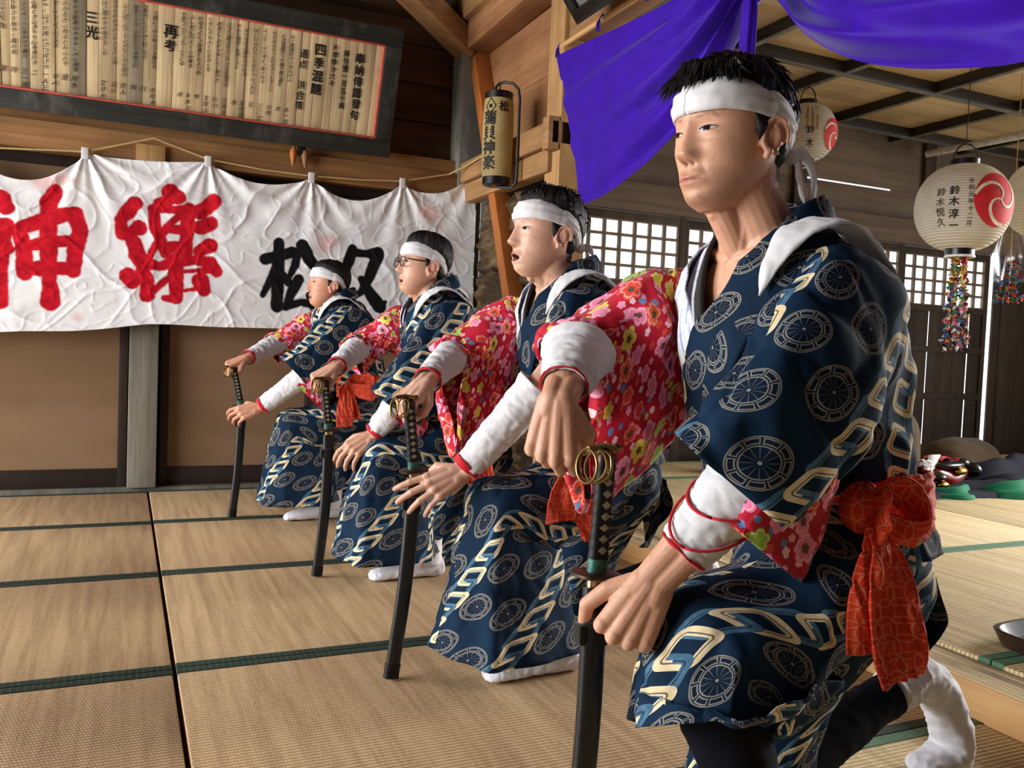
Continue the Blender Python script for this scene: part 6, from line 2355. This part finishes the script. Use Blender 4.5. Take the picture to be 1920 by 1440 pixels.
SPINE = [(-.07, 0, .43, .07, .08, .10), (-.065, 0, .50, .095, .115, .145), (-.035, 0, .63, .095, .10, .135), (.01, 0, .76, .10, .11, .15), (.045, 0, .88, .112, .12, .165), (.074, 0, .965, .102, .112, .16), (.094, 0, 1.020, .074, .080, .118), (.106, 0, 1.070, .045, .05, .06)]
def base(**kw):
    D = dict(x0=1.06, y0=1.13, head=(.145, 0, 1.24), neck=(.112, 0, 1.075), spine=SPINE, face={}, skin='skin_1', vox=.0025, seed=1.0,
             shl=(.060, .168, .985), shr=(.090, -.172, 1.000), hipl=(-.075, .10, .51), hipr=(-.075, -.10, .51), knl=(.335, .105, .455), anl=(.115, .12, .085), toel=(.30, .12, .03),
             knr=(.0, -.115, .065), anr=(-.415, -.13, .195), toer=(-.56, -.13, .04))
    D.update(kw)
    return D
GRIP = dict(fingers=[(4, 62, 78, 45), (1, 68, 80, 48), (-3, 72, 80, 48), (-8, 74, 76, 45)], thumb=[(.050, .048, -.022), (.075, .050, -.042), (.092, .036, -.056)])
FIST = dict(fingers=[(3, 66, 92, 55), (1, 70, 92, 55), (-2, 74, 92, 55), (-5, 78, 90, 50)], thumb=[(.046, .046, -.022), (.070, .040, -.042), (.080, .016, -.054)])
REST = dict(fingers=[(9, 28, 24, 14), (3, 32, 26, 16), (-4, 36, 28, 18), (-12, 38, 28, 18)], thumb=[(.046, .050, -.018), (.072, .058, -.034), (.092, .058, -.046)])
SPREAD = dict(fingers=[(13, 12, 14, 10), (5, 16, 18, 12), (-4, 22, 22, 14), (-14, 28, 26, 16)], thumb=[(.044, .050, -.020), (.064, .052, -.044), (.078, .042, -.064)])

MEN = [
  base(x0=1.06, y0=1.13, seed=1.0, vox=.0019, smooth=2, turn=(7, -1, 0), label='nearest kneeling man in navy print kimono, mouth closed, light stubble, hands on his upright sword',
       face=dict(stubble=.45, nose=.88, brow=.55, smile=2.4, eye=.80), skin='skin_1', hair=(.013, .010, .020, 3.0, 120, 800), head=(.176, 0, 1.226), head_s=1.02, knl=(.275, .095, .452),
       elr=(.300, -.235, .895), wrr=(.425, -.085, .800), hdr=(.10, .02, -1), hzr=(.55, .70, .25), poser=FIST,
       ell=(.185, .205, .795), wrl=(.354, .100, .548), hdl=(.42, -.20, -.88), hzl=(.50, .80, .30), hs=1.08, posel=dict(fingers=[(5, 88, 62, 40), (1, 92, 66, 42), (-3, 95, 66, 42), (-8, 96, 62, 40)], thumb=[(.042, .046, -.008), (.078, .060, -.014), (.106, .052, -.030)]),
       hem_l=1.42, back_w=.58, skirt_z=.352, flare=.35, hem_tilt=-.12, side_tilt=.38, shl=(.065, .160, .985), ends=[(-.05, .02, .25, .10), (-.0, .0, .21, .085)], loops=[(-1, .1, .0, .062, .045), (.6, .2, .0, .025, .025)], bow=(.058, .20, .662), cords_l=[(.30, .62, .6), (.42, .78, .3)], cov_w=.066, cov_l=.25, cov_end_l=.80, band_l=False, band_r=False, cov_r=.25, cov_end_r=.80, drop=.30),
  base(x0=1.22, y0=2.15, seed=2.0, vox=.0028, turn=(3, 6, 0), label='second kneeling man from the camera, open mouth, bare left upper arm, spread left hand',
       face=dict(open=.55, brow=.5), skin='skin_2', hair=(.014, .007, .020, 5.0, 0), head=(.155, 0, 1.192), head_s=1.05,
       elr=(.33, -.21, .86), wrr=(.475, -.055, .775), hdr=(.75, .30, -.60), hzr=(.45, .45, .78), poser=FIST,
       ell=(.255, .215, .790), wrl=(.425, .115, .555), hdl=(.92, -.05, -.40), hzl=(.25, .80, .55), posel=SPREAD, hs=1.0,
       hem_l=.70, roll=True, cov_l=.04, cov_end_l=.93, cov_end_r=.92, drop=.30, bow=(.17, .20, .60), ends=[(.03, .01, .16, .09), (-.08, .0, .22, .08)]),
  base(x0=1.18, y0=3.16, seed=3.0, vox=.0030, turn=(4, 8, 0), label='third kneeling man from the camera, the only one in dark-rimmed glasses',
       face=dict(open=.40, wide=1.03), skin='skin_3', hair=(.018, .008, .010, 7.0, 0), head=(.135, 0, 1.175), glasses=True,
       elr=(.32, -.205, .86), wrr=(.455, -.05, .775), hdr=(.85, .15, -.45), hzr=(.35, .40, .85), poser=FIST,
       ell=(.215, .20, .745), wrl=(.350, .125, .535), hdl=(.85, .05, -.50), hzl=(.35, .70, .65), posel=REST,
       hem_l=1.45, sleeve_w=.85, drop=.10, cov_l=.25, cov_end_l=.93, cov_end_r=.92, bow=(.02, .205, .66), bare='l'),
  base(x0=1.06, y0=4.29, seed=4.0, vox=.0032, turn=(3, 7, 0), label='farthest kneeling man, closest to the back wall banner, arms stretched out to his sword',
       face=dict(open=.75, fold=1.8, brow=.35), skin='skin_4', hair=(.012, .007, .008, 9.0, 0), head=(.135, 0, 1.150), neck=(.108, 0, 1.06),
       elr=(.33, -.20, .86), wrr=(.520, -.045, .772), hdr=(.92, .12, -.35), hzr=(.3, .35, .88), poser=FIST,
       ell=(.260, .205, .720), wrl=(.470, .110, .545), hdl=(.95, -.05, -.25), hzl=(.2, .80, .55), posel=dict(fingers=[(10, 24, 34, 20), (4, 30, 38, 22), (-3, 36, 40, 22), (-10, 40, 40, 22)], thumb=[(.044, .050, -.020), (.064, .052, -.044), (.078, .042, -.064)]),
       hem_l=1.15, drop=.09, cov_l=.12, cov_end_l=.93, cov_end_r=.92, bow=(.09, .20, .665), ends=[(.0, .01, .20, .08), (-.05, .0, .16, .07)]),
]
for D in MEN: man(D)
sword((.612, 1.085, .006), (.659, 1.112, .541), (.671, 1.118, .722), 'sword with a black scabbard and brass rings held by the nearest man', 4, (-1, -.25, .05))
sword((.650, 2.12, .006), (.697, 2.13, .548), (.676, 2.13, .728), 'sword held by the second man from the camera, its tip on bare matting', 4, (-1, -.25, .05))
sword((.665, 3.14, .006), (.695, 3.15, .548), (.674, 3.15, .725), 'sword held by the man with glasses', 4, (-1, -.25, .05))
sword((.492, 4.30, .006), (.520, 4.30, .548), (.484, 4.30, .722), 'sword held by the farthest man, in front of the dark door', 4, (-1, -.25, .05))
